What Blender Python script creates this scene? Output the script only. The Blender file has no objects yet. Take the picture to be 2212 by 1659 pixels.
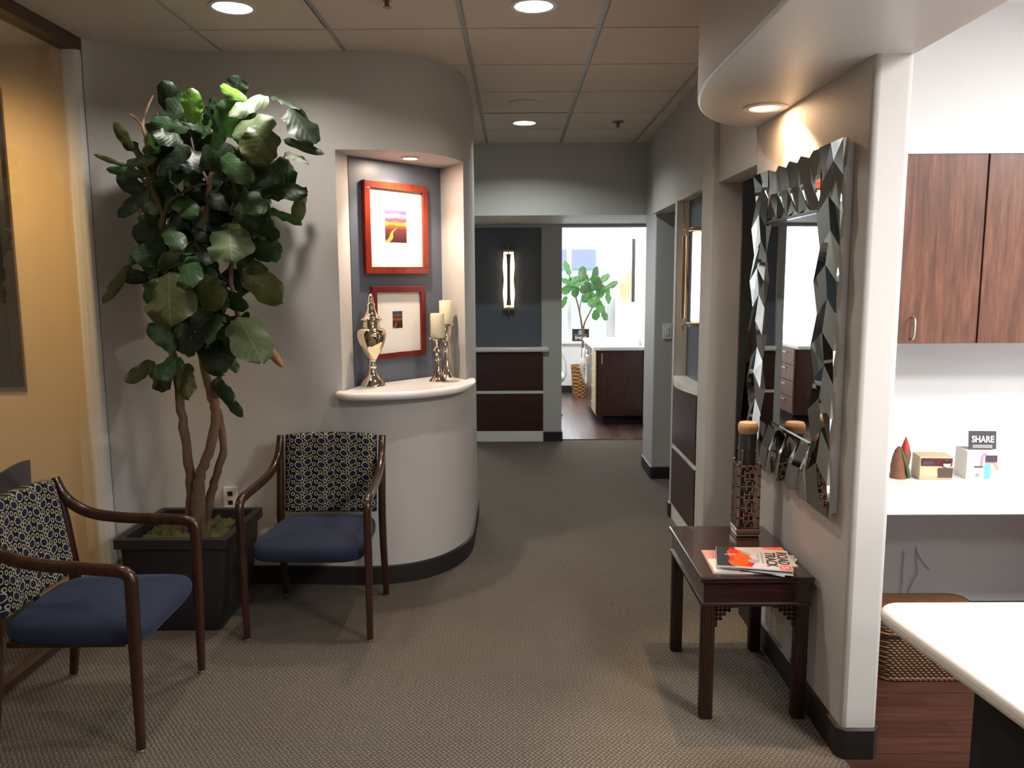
import bpy, bmesh, math, random
from mathutils import Vector, Matrix
PI = math.pi
random.seed(7)
scene = bpy.context.scene
COL = scene.collection

# ---------------------------------------------------------------- materials
class NT:
    def __init__(s, name):
        s.m = bpy.data.materials.new(name); s.m.use_nodes = True
        s.t = s.m.node_tree; s.n = s.t.nodes
        s.b = s.n['Principled BSDF']; s.out = s.n['Material Output']
    def new(s, typ, **kw):
        n = s.n.new(typ)
        for k, v in kw.items(): setattr(n, k, v)
        return n
    def link(s, a, b): s.t.links.new(a, b)
    def inp(s, sock, v):
        if isinstance(v, bpy.types.NodeSocket): s.link(v, sock)
        else: sock.default_value = v
    def math(s, op, a, b=None, c=None):
        n = s.new('ShaderNodeMath', operation=op)
        for i, v in enumerate((a, b, c)):
            if v is not None: s.inp(n.inputs[i], v)
        return n.outputs[0]
    def mix(s, f, a, b):
        n = s.new('ShaderNodeMix', data_type='RGBA')
        s.inp(n.inputs[0], f)
        for sock, v in ((n.inputs[6], a), (n.inputs[7], b)):
            s.inp(sock, v if isinstance(v, bpy.types.NodeSocket) else (*v[:3], 1))
        return n.outputs[2]
    def ramp(s, f, stops, interp='LINEAR'):
        n = s.new('ShaderNodeValToRGB'); n.color_ramp.interpolation = interp
        e = n.color_ramp.elements
        while len(e) < len(stops): e.new(.5)
        for i, (p, c) in enumerate(stops):
            e[i].position = p; e[i].color = (*c[:3], 1)
        s.link(f, n.inputs[0]); return n.outputs[0]
    def coord(s, kind='Object', scale=(1, 1, 1), rot=(0, 0, 0), loc=(0, 0, 0)):
        c = s.new('ShaderNodeTexCoord'); m = s.new('ShaderNodeMapping')
        m.inputs['Scale'].default_value = scale; m.inputs['Rotation'].default_value = rot; m.inputs['Location'].default_value = loc
        s.link(c.outputs[kind], m.inputs[0]); return m.outputs[0]
    def noise(s, vec, scale=5, detail=3, rough=.5, dist=0):
        n = s.new('ShaderNodeTexNoise'); n.inputs['Scale'].default_value = scale; n.inputs['Detail'].default_value = detail
        n.inputs['Roughness'].default_value = rough; n.inputs['Distortion'].default_value = dist
        s.link(vec, n.inputs['Vector']); return n.outputs[0]
    def sep(s, vec):
        n = s.new('ShaderNodeSeparateXYZ'); s.link(vec, n.inputs[0]); return n.outputs
    def bump(s, h, strength=.2, dist=.01):
        n = s.new('ShaderNodeBump'); n.inputs['Strength'].default_value = strength; n.inputs['Distance'].default_value = dist
        s.link(h, n.inputs['Height']); s.link(n.outputs[0], s.b.inputs['Normal'])
    def color(s, c):
        s.inp(s.b.inputs['Base Color'], c if isinstance(c, bpy.types.NodeSocket) else (*c[:3], 1))
    def pbr(s, rough=.5, metal=0, coat=0, spec=None):
        s.b.inputs['Roughness'].default_value = rough; s.b.inputs['Metallic'].default_value = metal
        s.b.inputs['Coat Weight'].default_value = coat
        if spec is not None: s.b.inputs['Specular IOR Level'].default_value = spec
        return s

def lin(r, g, b):
    f = lambda v: v/12.92 if v <= .04045 else ((v+.055)/1.055)**2.4
    return tuple(f(v/255) for v in (r, g, b))

def plain(name, c, rough=.5, metal=0, coat=0, bump=0, bscale=200, var=.0):
    n = NT(name); n.pbr(rough, metal, coat)
    if var or bump:
        v = n.coord()
        nz = n.noise(v, bscale, 3)
        if var: n.color(n.mix(nz, tuple(x*(1-var) for x in c), tuple(min(1, x*(1+var)) for x in c)))
        else: n.color(c)
        if bump: n.bump(nz, bump, .004)
    else: n.color(c)
    return n.m

def emit(name, c, strength):
    n = NT(name); n.color(c); n.pbr(.4)
    n.b.inputs['Emission Color'].default_value = (*c, 1); n.b.inputs['Emission Strength'].default_value = strength
    return n.m

def wood(name, dark, light, axis='z', scale=1.0, rough=.35, coat=.2):
    n = NT(name); n.pbr(rough, 0, coat)
    sc = {'x': (1.2, 16, 16), 'y': (16, 1.2, 16), 'z': (16, 16, 1.2)}[axis]
    v = n.coord(scale=tuple(k*scale for k in sc))
    a = n.noise(v, 2.2, 6, .6, .6); b = n.noise(v, 9, 3, .6)
    f = n.math('ADD', n.math('MULTIPLY', a, .7), n.math('MULTIPLY', b, .3))
    n.color(n.ramp(f, [(.32, dark), (.52, tuple((x+y)/2 for x, y in zip(dark, light))), (.68, light)]))
    n.bump(b, .05, .001)
    return n.m

def woodfloor(name, cols, axis='y', rough=.3):
    n = NT(name); n.pbr(rough, 0, .1)
    rot = (0, 0, PI/2) if axis == 'y' else (0, 0, 0)
    br = n.new('ShaderNodeTexBrick'); br.offset = .37
    for k, v in (('Scale', 1), ('Mortar Size', .0012), ('Mortar Smooth', .1), ('Brick Width', .95), ('Row Height', .1), ('Bias', 0)): br.inputs[k].default_value = v
    br.inputs['Color1'].default_value = (0, 0, 0, 1); br.inputs['Color2'].default_value = (1, 1, 1, 1); br.inputs['Mortar'].default_value = (.4, .4, .4, 1)
    v = n.coord(rot=rot); n.link(v, br.inputs['Vector'])
    g = n.noise(n.coord(scale=(1.5, 30, 1) if axis == 'x' else (30, 1.5, 1)), 2, 5, .6, .4)
    f = n.math('ADD', n.math('MULTIPLY', g, .75), n.math('MULTIPLY', br.outputs[0], .25))
    c = n.ramp(f, [(.25, cols[0]), (.5, cols[1]), (.75, cols[2])])
    n.color(n.mix(br.outputs['Fac'], c, tuple(x*.4 for x in cols[0])))
    return n.m

def carpet(name):
    n = NT(name); n.pbr(.95, 0, 0, .15)
    v = n.coord(); s = n.sep(v)
    jit = n.noise(v, 45, 2)
    k = 2*PI/.0185
    sx = n.math('SINE', n.math('MULTIPLY', n.math('ADD', s[0], n.math('MULTIPLY', jit, .012)), k))
    row = n.math('FLOOR', n.math('DIVIDE', s[1], .0115))
    off = n.math('MULTIPLY', n.math('MODULO', row, 2.0), PI*.9)
    sx2 = n.math('SINE', n.math('ADD', n.math('MULTIPLY', n.math('ADD', s[0], n.math('MULTIPLY', jit, .014)), k), off))
    fy = n.math('SINE', n.math('MULTIPLY', n.math('FRACT', n.math('DIVIDE', s[1], .0115)), PI))
    h = n.math('MULTIPLY', n.math('ADD', n.math('MULTIPLY', sx2, .5), .5), fy)
    big = n.noise(v, 3.0, 3); fine = n.noise(v, 260, 2)
    c1 = n.mix(big, lin(82, 72, 65), lin(88, 84, 76)); mot = n.noise(v, 70, 2); c2 = n.mix(mot, n.mix(fine, lin(132, 112, 104), lin(150, 132, 120)), n.mix(fine, lin(118, 116, 98), lin(140, 138, 122)))
    n.color(n.mix(h, c1, c2))
    n.bump(n.math('ADD', h, n.math('MULTIPLY', fine, .3)), .8, .006)
    return n.m

def ring_fabric(name):
    n = NT(name); n.pbr(.9, 0, 0, .2)
    v = n.coord(); s = n.sep(v); jit = n.noise(v, 9, 1)
    u0 = n.math('ADD', s[0], n.math('MULTIPLY', n.math('SUBTRACT', jit, .5), .006)); w0 = s[2]
    PX, PY = .112, .059
    ring = None; core = None
    items = [(0, 0, .0220, .0160, .45, 1), (.6, -.3, .0220, .0165, -.4, 1)]+[(a, -c, .0098, .0098, 0, 0) for a, c in ((.27, .22), (.14, .56), (.36, .68), (.55, .88), (.77, .90), (.92, .50), (.75, .62))]
    for cx, cy, a, b, r, big in items:
        du = n.math('MULTIPLY', n.math('SUBTRACT', n.math('FRACT', n.math('ADD', n.math('DIVIDE', u0, PX), .5-cx+8)), .5), PX)
        dw = n.math('MULTIPLY', n.math('SUBTRACT', n.math('FRACT', n.math('ADD', n.math('DIVIDE', w0, PY), .5-cy+8)), .5), PY)
        c, q = math.cos(r), math.sin(r)
        x = n.math('DIVIDE', n.math('ADD', n.math('MULTIPLY', du, c), n.math('MULTIPLY', dw, q)), a)
        y = n.math('DIVIDE', n.math('SUBTRACT', n.math('MULTIPLY', dw, c), n.math('MULTIPLY', du, q)), b)
        d = n.math('SQRT', n.math('ADD', n.math('MULTIPLY', x, x), n.math('MULTIPLY', y, y)))
        th = .0044/((a+b)/2)
        rm = n.math('MULTIPLY', n.math('LESS_THAN', d, 1.0), n.math('GREATER_THAN', d, 1-th))
        ring = rm if ring is None else n.math('MAXIMUM', ring, rm)
        if big:
            cm = n.math('LESS_THAN', d, 1-th); core = cm if core is None else n.math('MAXIMUM', core, cm)
    base = n.mix(core, lin(18, 16, 24), lin(25, 30, 56))
    n.color(n.mix(ring, base, lin(160, 154, 130)))
    n.bump(n.noise(v, 900, 1), .15, .001)
    return n.m

def suede(name, c):
    n = NT(name); n.pbr(.85, 0, 0, .2)
    v = n.coord(); z = n.noise(v, 9, 3, .6)
    n.color(n.mix(z, tuple(x*.75 for x in c), tuple(x*1.25 for x in c)))
    n.b.inputs['Sheen Weight'].default_value = .12; n.b.inputs['Sheen Tint'].default_value = (.35, .45, .8, 1)
    n.bump(n.noise(v, 500, 1), .1, .001)
    return n.m

def wicker(name, c1, c2, c3, sx=60, sz=45):
    n = NT(name); n.pbr(.6)
    v = n.coord(); s = n.sep(v)
    t = n.math('ADD', s[0], s[1])
    row = n.math('FLOOR', n.math('MULTIPLY', s[2], sz))
    a = n.math('SINE', n.math('ADD', n.math('MULTIPLY', t, sx*2), n.math('MULTIPLY', n.math('MODULO', row, 2.0), PI)))
    b = n.math('SINE', n.math('MULTIPLY', n.math('FRACT', n.math('MULTIPLY', s[2], sz)), PI))
    h = n.math('MULTIPLY', n.math('ADD', n.math('MULTIPLY', a, .5), .5), b)
    z = n.noise(v, 30, 2)
    n.color(n.mix(h, c1, n.mix(z, c2, c3)))
    n.bump(h, .7, .008)
    return n.m

def leafmat(name, base, vein, rough=.38, trans=.25):
    n = NT(name); n.pbr(rough, 0, 0, .5)
    uv = n.new('ShaderNodeUVMap'); s = n.sep(uv.outputs[0])
    au = n.math('ABSOLUTE', n.math('SUBTRACT', s[0], .5))
    mid = n.math('LESS_THAN', au, .016)
    ph = n.math('SUBTRACT', n.math('MULTIPLY', s[1], 7.0), n.math('MULTIPLY', au, 4.5))
    sv = n.math('LESS_THAN', n.math('ABSOLUTE', n.math('SUBTRACT', n.math('FRACT', ph), .5)), .045)
    veins = n.math('MAXIMUM', mid, n.math('MULTIPLY', sv, .7))
    g = n.new('ShaderNodeNewGeometry'); z = n.noise(n.coord(), 14, 2)
    rnd = n.math('ADD', n.math('MULTIPLY', g.outputs['Random Per Island'], .55), n.math('MULTIPLY', z, .45))
    c = n.mix(rnd, tuple(x*.65 for x in base), tuple(x*1.4 for x in base))
    n.color(n.mix(veins, c, vein))
    n.bump(n.math('SUBTRACT', n.math('ABSOLUTE', n.math('SUBTRACT', n.math('FRACT', ph), .5)), veins), .25, .004)
    n.b.inputs['Subsurface Weight'].default_value = 0
    if trans:
        tr = n.new('ShaderNodeBsdfTranslucent'); tr.inputs[0].default_value = (base[0]*1.3, base[1]*1.5, base[2]*.8, 1)
        mx = n.new('ShaderNodeMixShader'); mx.inputs[0].default_value = trans
        n.link(n.b.outputs[0], mx.inputs[1]); n.link(tr.outputs[0], mx.inputs[2]); n.link(mx.outputs[0], n.out.inputs[0])
    return n.m

def clearglass(name, refl=.08, tint=(1, 1, 1)):
    n = NT(name)
    t = n.new('ShaderNodeBsdfTransparent'); t.inputs[0].default_value = (*tint, 1)
    g = n.new('ShaderNodeBsdfGlossy'); g.inputs['Roughness'].default_value = 0
    fr = n.new('ShaderNodeFresnel'); fr.inputs[0].default_value = 1.45
    mx = n.new('ShaderNodeMixShader')
    n.link(n.math('MULTIPLY', fr.outputs[0], refl/.04*.5), mx.inputs[0]); n.link(t.outputs[0], mx.inputs[1]); n.link(g.outputs[0], mx.inputs[2])
    n.link(mx.outputs[0], n.out.inputs[0]); return n.m

def sunset(name, dim=1.0):   # small landscape print: clouds, glowing sky, dark hills and a bright river; object x,z in 0..1
    n = NT(name); n.pbr(.5)
    v = n.coord('UV'); s = n.sep(v)
    nz = n.noise(n.coord('UV', scale=(2, 6, 1)), 1.6, 4, .6, .8)
    y = n.math('ADD', s[1], n.math('MULTIPLY', n.math('SUBTRACT', nz, .5), .22))
    d = lambda *c: tuple(x*dim for x in lin(*c))
    sky = n.ramp(y, [(0, d(60, 24, 26)), (.36, d(92, 44, 48)), (.47, d(190, 84, 40)), (.53, d(236, 160, 44)), (.58, d(170, 84, 76)), (.64, d(92, 62, 100)), (.72, d(150, 118, 150)), (.78, d(176, 150, 168)), (.84, d(88, 66, 112)), (.95, d(140, 118, 150))])
    rx = n.math('ADD', n.math('MULTIPLY', s[1], 1.15), n.math('MULTIPLY', n.math('SINE', n.math('MULTIPLY', s[1], 16)), .06))
    riv = n.math('MULTIPLY', n.math('LESS_THAN', n.math('ABSOLUTE', n.math('SUBTRACT', n.math('SUBTRACT', s[0], rx), .06)), n.math('MULTIPLY', n.math('SUBTRACT', .46, s[1]), .28)), n.math('LESS_THAN', s[1], .42))
    n.color(n.mix(riv, sky, d(240, 150, 70))); return n.m

M = {}
M['wall'] = plain('wall_paint', (.53, .505, .48), .62, bump=.04, bscale=350)
M['wallfar'] = plain('wall_paint_far', (.50, .495, .48), .6, bump=.04, bscale=350)
M['soffit'] = plain('soffit_paint', (.58, .55, .53), .34)
M['white'] = plain('white_paint', (.80, .80, .80), .5)
M['gold'] = plain('beige_wall', (.72, .55, .32), .6)
M['navywall'] = plain('slate_paint', (.105, .125, .165), .42)
M['tile'] = plain('ceiling_tile', (.74, .635, .55), .9, bump=.25, bscale=420, var=.06)
M['tbar'] = plain('ceiling_bar', (.42, .42, .42), .5)
M['ceilw'] = plain('white_ceiling', (.8, .8, .8), .8)
M['carpet'] = carpet('woven_carpet')
M['woodfl'] = woodfloor('plank_floor', [lin(42, 24, 20), lin(66, 38, 31), lin(88, 54, 44)], 'x', .3)
M['woodfl2'] = woodfloor('plank_floor_far', [lin(60, 43, 41), lin(86, 64, 60), lin(110, 88, 84)], 'y', .3)
M['rubber'] = plain('black_rubber', lin(34, 30, 29), .5)
M['mahog'] = wood('mahogany', lin(27, 13, 9), lin(68, 35, 24), 'z', 1.0, .28, .4)
M['mahogx'] = wood('mahogany_table', lin(26, 13, 12), lin(60, 31, 27), 'x', 1.0, .22, .6)
M['mahogz'] = wood('mahogany_leg', lin(26, 13, 11), lin(60, 31, 25), 'z', 1.0, .3, .3)
M['panel'] = wood('dark_laminate', lin(40, 18, 16), lin(70, 36, 30), 'x', .8, .3, .1)
M['cabwood'] = wood('walnut_laminate', lin(70, 42, 34), lin(136, 90, 68), 'z', .9, .35, .1)
M['darkcab'] = wood('dark_cabinet', lin(44, 20, 16), lin(78, 42, 32), 'z', .9, .35, .1)
M['cherry'] = wood('cherry_frame', lin(104, 26, 14), lin(152, 52, 26), 'z', 1, .3, .4)
M['cherry2'] = wood('cherry_frame_deep', lin(84, 16, 18), lin(118, 34, 28), 'z', 1, .3, .4)
M['rings'] = ring_fabric('ring_fabric')
M['suede'] = suede('navy_suede', lin(36, 42, 59))
M['planter'] = plain('black_planter', lin(36, 35, 36), .45)
M['moss'] = plain('moss', lin(76, 76, 38), .95, bump=.9, bscale=60, var=.5)
M['bark'] = plain('bark', lin(104, 80, 63), .85, bump=.6, bscale=40, var=.35)
M['twig'] = plain('dry_twig', lin(186, 150, 130), .9)
M['leafD'] = leafmat('leaf_dark', lin(36, 54, 36), lin(70, 84, 56), .45)
M['leafM'] = leafmat('leaf_mid', lin(50, 82, 48), lin(92, 112, 70), .45)
M['leafB'] = leafmat('leaf_new', lin(104, 150, 62), lin(170, 190, 110))
M['leafO'] = leafmat('leaf_olive', lin(70, 78, 40), lin(100, 104, 66), .45)
M['leafP'] = leafmat('leaf_pale', lin(104, 122, 88), lin(140, 152, 110), .5)
M['leafX'] = leafmat('leaf_backlit', lin(62, 106, 58), lin(120, 150, 100), .4, .22)
M['dry'] = plain('dry_leaf', lin(160, 120, 86), .9)
M['chrome'] = plain('chrome', (.75, .74, .72), .12, 1)
M['nickel'] = plain('brushed_nickel', (.62, .6, .56), .3, 1)
M['bronze'] = plain('bronze', (.25, .19, .15), .35, 1)
M['merc'] = plain('mercury_glass', (.86, .74, .52), .07, 1, bump=.12, bscale=24)
M['mercs'] = plain('mercury_glass_silver', (.80, .70, .60), .08, 1, bump=.15, bscale=26)
M['wax'] = plain('ivory_wax', (.80, .72, .50), .5); 
_n = M['wax'].node_tree.nodes['Principled BSDF']; _n.inputs['Subsurface Weight'].default_value = .3; _n.inputs['Subsurface Radius'].default_value = (.03, .02, .01)
M['wick'] = plain('wick', (.1, .08, .06), .9)
M['mat'] = plain('picture_mat', (.86, .83, .78), .7)
M['print1'] = sunset('sunset_print'); M['print2'] = sunset('dusk_print', .35)
M['mirror'] = plain('mirror_silver', (.84, .85, .83), .01, 1)
M['facet'] = plain('mirror_facet', (.58, .585, .55), .015, 1)
M['mirback'] = plain('mirror_edge', (.50, .50, .50), .4)
M['solid'] = plain('solid_surface', (.84, .81, .78), .25, 0, .2)
M['copper'] = plain('copper_metal', (.50, .38, .32), .3, .8)
M['dglass'] = plain('dark_glass', (.05, .06, .055), .05, 0, .5)
M['cork'] = plain('cork', lin(202, 168, 134), .75, var=.15, bscale=90)
M['hall_e'] = emit('lamp_glow', (1, 1, .97), 6)
M['warm_e'] = emit('halogen_glow', (1, .80, .52), 14)
M['sconce_e'] = emit('sconce_glass', (1, .78, .42), 3.4)
M['troff_e'] = emit('panel_glow', (1, .98, .95), 6)
M['reflector'] = plain('reflector', (.86, .86, .84), .25, .3)
M['trimw'] = plain('white_trim', (.78, .76, .73), .4)
M['plastic'] = plain('white_plastic', (.8, .79, .76), .35)
M['black'] = plain('black_plastic', (.02, .02, .022), .4)
M['blackm'] = plain('black_matte', (.012, .012, .013), .9)
M['cream'] = plain('cream_plastic', lin(206, 188, 152), .45)
M['maroon'] = plain('maroon_face', lin(92, 30, 36), .4)
M['brownm'] = plain('brown_mesh', lin(92, 74, 70), .7, bump=.5, bscale=300)
M['paper'] = plain('paper', (.80, .78, .76), .55)
M['paperc'] = plain('cover_grey', (.52, .49, .51), .35)
M['orange'] = plain('cover_orange', lin(222, 84, 22), .35); M['red'] = plain('cover_red', lin(206, 36, 24), .35)
M['pink'] = plain('cover_coral', lin(240, 96, 76), .35); M['pinkd'] = plain('cover_pink', lin(196, 140, 136), .4)
M['charc'] = plain('cover_charcoal', lin(40, 44, 46), .35); M['silver'] = plain('cover_silver', lin(150, 154, 158), .3)
M['inkblue'] = plain('ink_blue', lin(130, 136, 160), .5)
M['teal'] = plain('teal', lin(110, 206, 206), .5); M['skin'] = plain('tan_print', lin(226, 160, 140), .6); M['rose'] = plain('rose_print', lin(220, 140, 160), .6)
M['inkgrey'] = plain('ink_grey', lin(72, 66, 76), .5)
M['figb'] = plain('carved_brown', lin(120, 76, 52), .6, var=.3, bscale=30); M['figr'] = plain('painted_red', lin(168, 44, 36), .45); M['figg'] = plain('painted_green', lin(78, 92, 48), .6)
M['rattan'] = wicker('rattan', lin(48, 26, 14), lin(120, 76, 36), lin(160, 112, 58), 150, 95)
M['basket'] = wicker('basket_weave', lin(100, 60, 26), lin(186, 138, 70), lin(210, 168, 98), 45, 40)
M['brownmetal'] = plain('brown_metal', lin(74, 56, 46), .4)
M['glass'] = clearglass('pane_glass', .02)
M['winglass'] = clearglass('window_glass', .02)
M['darkart'] = plain('dark_picture', lin(40, 40, 26), .3, var=.6, bscale=3)
M['canvas'] = NT('abstract_canvas').m
def _canvas():
    m = bpy.data.materials['abstract_canvas']; n = NT.__new__(NT); n.m = m; n.t = m.node_tree; n.n = n.t.nodes; n.b = n.n['Principled BSDF']; n.out = n.n['Material Output']
    s = n.sep(n.coord('UV')); st = n.noise(n.coord('UV', scale=(7, .6, 1)), 2, 3)
    low = n.ramp(st, [(.3, lin(214, 84, 22)), (.48, lin(226, 160, 70)), (.6, lin(220, 205, 180)), (.75, lin(150, 110, 100))])
    up = n.ramp(st, [(.3, lin(214, 150, 130)), (.42, lin(250, 246, 240)), (.8, lin(244, 240, 236))])
    n.color(n.mix(n.math('GREATER_THAN', s[1], .52), low, up))
_canvas()
M['navychair'] = plain('navy_fabric', lin(44, 56, 78), .8); M['cordg'] = plain('grey_cord', lin(186, 182, 178), .6)
M['blueband'] = plain('blue_facade', lin(146, 150, 192), .6); M['facade'] = plain('pale_facade', lin(186, 196, 200), .8, var=.15, bscale=2)
M['ground'] = plain('street', (.5, .5, .48), .9); M['hedge'] = plain('hedge', lin(120, 150, 110), .9, var=.5, bscale=8)

# ---------------------------------------------------------------- mesh helpers
class MB:
    def __init__(s): s.bm = bmesh.new(); s.mi = 0; s.uv = None
    def face(s, vs, uvs=None):
        vs = [v if isinstance(v, bmesh.types.BMVert) else s.bm.verts.new(v) for v in vs]
        try: f = s.bm.faces.new(vs)
        except ValueError: return None
        f.material_index = s.mi
        if uvs:
            if s.uv is None: s.uv = s.bm.loops.layers.uv.new('UVMap')
            for l, u in zip(f.loops, uvs): l[s.uv].uv = u
        return f
    def box(s, x0, x1, y0, y1, z0, z1):
        v = [s.bm.verts.new((x, y, z)) for x in (x0, x1) for y in (y0, y1) for z in (z0, z1)]
        for q in ((0, 1, 3, 2), (4, 6, 7, 5), (0, 4, 5, 1), (2, 3, 7, 6), (0, 2, 6, 4), (1, 5, 7, 3)): s.face([v[i] for i in q])
        return s
    def obox(s, c, ux, uy, uz, hx, hy, hz):     # oriented box
        c, ux, uy, uz = map(Vector, (c, ux, uy, uz)); v = [s.bm.verts.new(c+ux*a*hx+uy*b*hy+uz*d*hz) for a in (-1, 1) for b in (-1, 1) for d in (-1, 1)]
        for q in ((0, 1, 3, 2), (4, 6, 7, 5), (0, 4, 5, 1), (2, 3, 7, 6), (0, 2, 6, 4), (1, 5, 7, 3)): s.face([v[i] for i in q])
        return s
    def prism(s, poly, z0, z1):
        a = [s.bm.verts.new((x, y, z0)) for x, y in poly]; b = [s.bm.verts.new((x, y, z1)) for x, y in poly]; n = len(poly)
        s.face(a[::-1]); s.face(b)
        for i in range(n): s.face([a[i], a[(i+1) % n], b[(i+1) % n], b[i]])
        return s
    def loft(s, rings, cap=True, closed=True):
        R = [[s.bm.verts.new(p) for p in r] for r in rings]; n = len(R[0])
        for a, b in zip(R, R[1:]):
            for i in range(n if closed else n-1): s.face([a[i], a[(i+1) % n], b[(i+1) % n], b[i]])
        if cap and closed: s.face(R[0][::-1]); s.face(R[-1])
        return s
    def lathe(s, prof, c=(0, 0, 0), seg=32):
        rings = [[(c[0]+max(r, 1e-4)*math.cos(2*PI*i/seg), c[1]+max(r, 1e-4)*math.sin(2*PI*i/seg), c[2]+z) for i in range(seg)] for r, z in prof]
        return s.loft(rings)
    def tube(s, pts, rad, seg=10):
        pts = [Vector(p) for p in pts]; n = len(pts); rad = rad if isinstance(rad, (list, tuple)) else [rad]*n
        up = None; rings = []
        for i, p in enumerate(pts):
            t = (pts[min(i+1, n-1)]-pts[max(i-1, 0)]).normalized()
            if up is None: up = t.orthogonal().normalized()
            up = (up-t*up.dot(t)).normalized(); w = t.cross(up)
            rings.append([p+(up*math.cos(2*PI*k/seg)+w*math.sin(2*PI*k/seg))*rad[i] for k in range(seg)])
        return s.loft(rings)
    def bar(s, pts, side, w, h, rnd=.3):          # rounded-rectangle sweep; side = width axis
        pts = [Vector(p) for p in pts]; n = len(pts); S = Vector(side).normalized(); rings = []
        w = w if isinstance(w, (list, tuple)) else [w]*n; h = h if isinstance(h, (list, tuple)) else [h]*n
        for i, p in enumerate(pts):
            t = (pts[min(i+1, n-1)]-pts[max(i-1, 0)]).normalized(); u = S.cross(t).normalized(); sd = t.cross(u)
            r = min(w[i], h[i])*rnd; ring = []
            for sx, sy, a0 in ((1, 1, 0), (-1, 1, PI/2), (-1, -1, PI), (1, -1, 1.5*PI)):
                for k in range(4):
                    a = a0+k*PI/6; ring.append(p+sd*(sx*(w[i]/2-r)+r*math.cos(a))+u*(sy*(h[i]/2-r)+r*math.sin(a)))
            rings.append(ring)
        return s.loft(rings)
    def cushion(s, hx, hy, z0, z1, r=.03, crown=.02, taper=1.0, n=14, e=6):   # rounded pad, taper = back width / front width
        rings = []
        for k in range(9):
            t = k/8; z = z0+(z1-z0)*t; ins = r*(1-math.sqrt(max(0, 1-(2*t-1)**2)))
            ring = []
            for i in range(n*4):
                a = 2*PI*i/(n*4); cx, sy = math.cos(a), math.sin(a)
                x = math.copysign(abs(cx)**(2/e), cx)*(hx-ins); y = math.copysign(abs(sy)**(2/e), sy)*(hy-ins)
                f = 1+(taper-1)*(y+hy)/(2*hy); ring.append((x*f, y, z))
            rings.append(ring)
        s.loft(rings, cap=False); 
        bot = [Vector(p) for p in rings[0]]; top = [Vector(p) for p in rings[-1]]
        for ring, sg, rise in ((top, 1, crown), (bot, -1, 0)):
            prev = [s.bm.verts.new(p) for p in ring]
            for q in (.75, .5, .25):
                cur = [s.bm.verts.new((p.x*q, p.y*q, p.z+rise*(1-q*q))) for p in ring]
                for i in range(len(ring)):
                    j = (i+1) % len(ring); f = [prev[i], prev[j], cur[j], cur[i]]; s.face(f if sg > 0 else f[::-1])
                prev = cur
            s.face(prev if sg > 0 else prev[::-1])
        return s
    def build(s, name, mat, parent=None, smooth=True, bevel=0, seg=2, loc=None, ang=38, subsurf=0):
        bmesh.ops.remove_doubles(s.bm, verts=s.bm.verts, dist=2e-5)
        bmesh.ops.recalc_face_normals(s.bm, faces=s.bm.faces)
        me = bpy.data.meshes.new(name); s.bm.to_mesh(me); s.bm.free()
        for m in (mat if isinstance(mat, (list, tuple)) else [mat]): me.materials.append(M[m] if isinstance(m, str) else m)
        if smooth: me.shade_smooth(); me.set_sharp_from_angle(angle=math.radians(ang))
        o = bpy.data.objects.new(name, me); COL.objects.link(o)
        if parent: o.parent = parent
        if loc: o.location = loc
        if bevel:
            b = o.modifiers.new('Bevel', 'BEVEL'); b.width = bevel; b.segments = seg; b.limit_method = 'ANGLE'; b.angle_limit = math.radians(50)
        if subsurf: q = o.modifiers.new('Sub', 'SUBSURF'); q.levels = q.render_levels = subsurf
        return o

def tag(o, label, cat, group=None, kind=None):
    o['label'] = label; o['category'] = cat
    if group: o['group'] = group
    if kind: o['kind'] = kind
    return o
def thing(name, label, cat, loc=(0, 0, 0), rz=0, group=None):
    o = bpy.data.objects.new(name, None); COL.objects.link(o); o.location = loc; o.rotation_euler = (0, 0, rz); o.empty_display_size = .1
    return tag(o, label, cat, group)
def struct(name, mb, mat, parent=None, **kw):
    o = mb.build(name, mat, parent, **kw)
    if not parent: o['kind'] = 'structure'
    return o
def dup(root, loc, rz, label):
    r = root.copy(); COL.objects.link(r); r.location = loc; r.rotation_euler = (0, 0, rz); r['label'] = label
    for ch in list(root.children):
        c = ch.copy(); COL.objects.link(c); c.parent = r
        for g in list(ch.children):
            d = g.copy(); COL.objects.link(d); d.parent = c
    return r
def text(name, body, size, mat, parent, loc, rot, sx=1, align='CENTER', depth=.0006, bold=0):
    cu = bpy.data.curves.new(name, 'FONT'); cu.body = body; cu.size = size; cu.align_x = align; cu.align_y = 'CENTER'; cu.extrude = depth; cu.offset = bold
    t = bpy.data.objects.new(name, cu); COL.objects.link(t)
    dg = bpy.context.evaluated_depsgraph_get(); me = bpy.data.meshes.new_from_object(t.evaluated_get(dg)); bpy.data.objects.remove(t)
    me.materials.clear(); me.materials.append(M[mat]); o = bpy.data.objects.new(name, me); COL.objects.link(o)
    o.parent = parent; o.location = loc; o.rotation_euler = rot; o.scale = (sx, 1, 1); return o
def catmull(pts, k=6):
    P = [Vector(p) for p in pts]; out = []
    for i in range(len(P)-1):
        a, b, c, d = P[max(i-1, 0)], P[i], P[i+1], P[min(i+2, len(P)-1)]
        for j in range(k):
            t = j/k; out.append(.5*((2*b)+(c-a)*t+(2*a-5*b+4*c-d)*t*t+(3*b-a-3*c+d)*t**3))
    out.append(P[-1]); return out
def spot(name, loc, to, watts, color, size_deg, blend=.5, radius=.04):
    l = bpy.data.lights.new(name, 'SPOT'); l.energy = watts; l.color = color; l.spot_size = math.radians(size_deg); l.spot_blend = blend; l.shadow_soft_size = radius
    o = bpy.data.objects.new(name, l); COL.objects.link(o); o.location = loc
    o.rotation_euler = (Vector(to)-Vector(loc)).to_track_quat('-Z', 'Y').to_euler(); o['kind'] = 'helper'; return o
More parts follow.
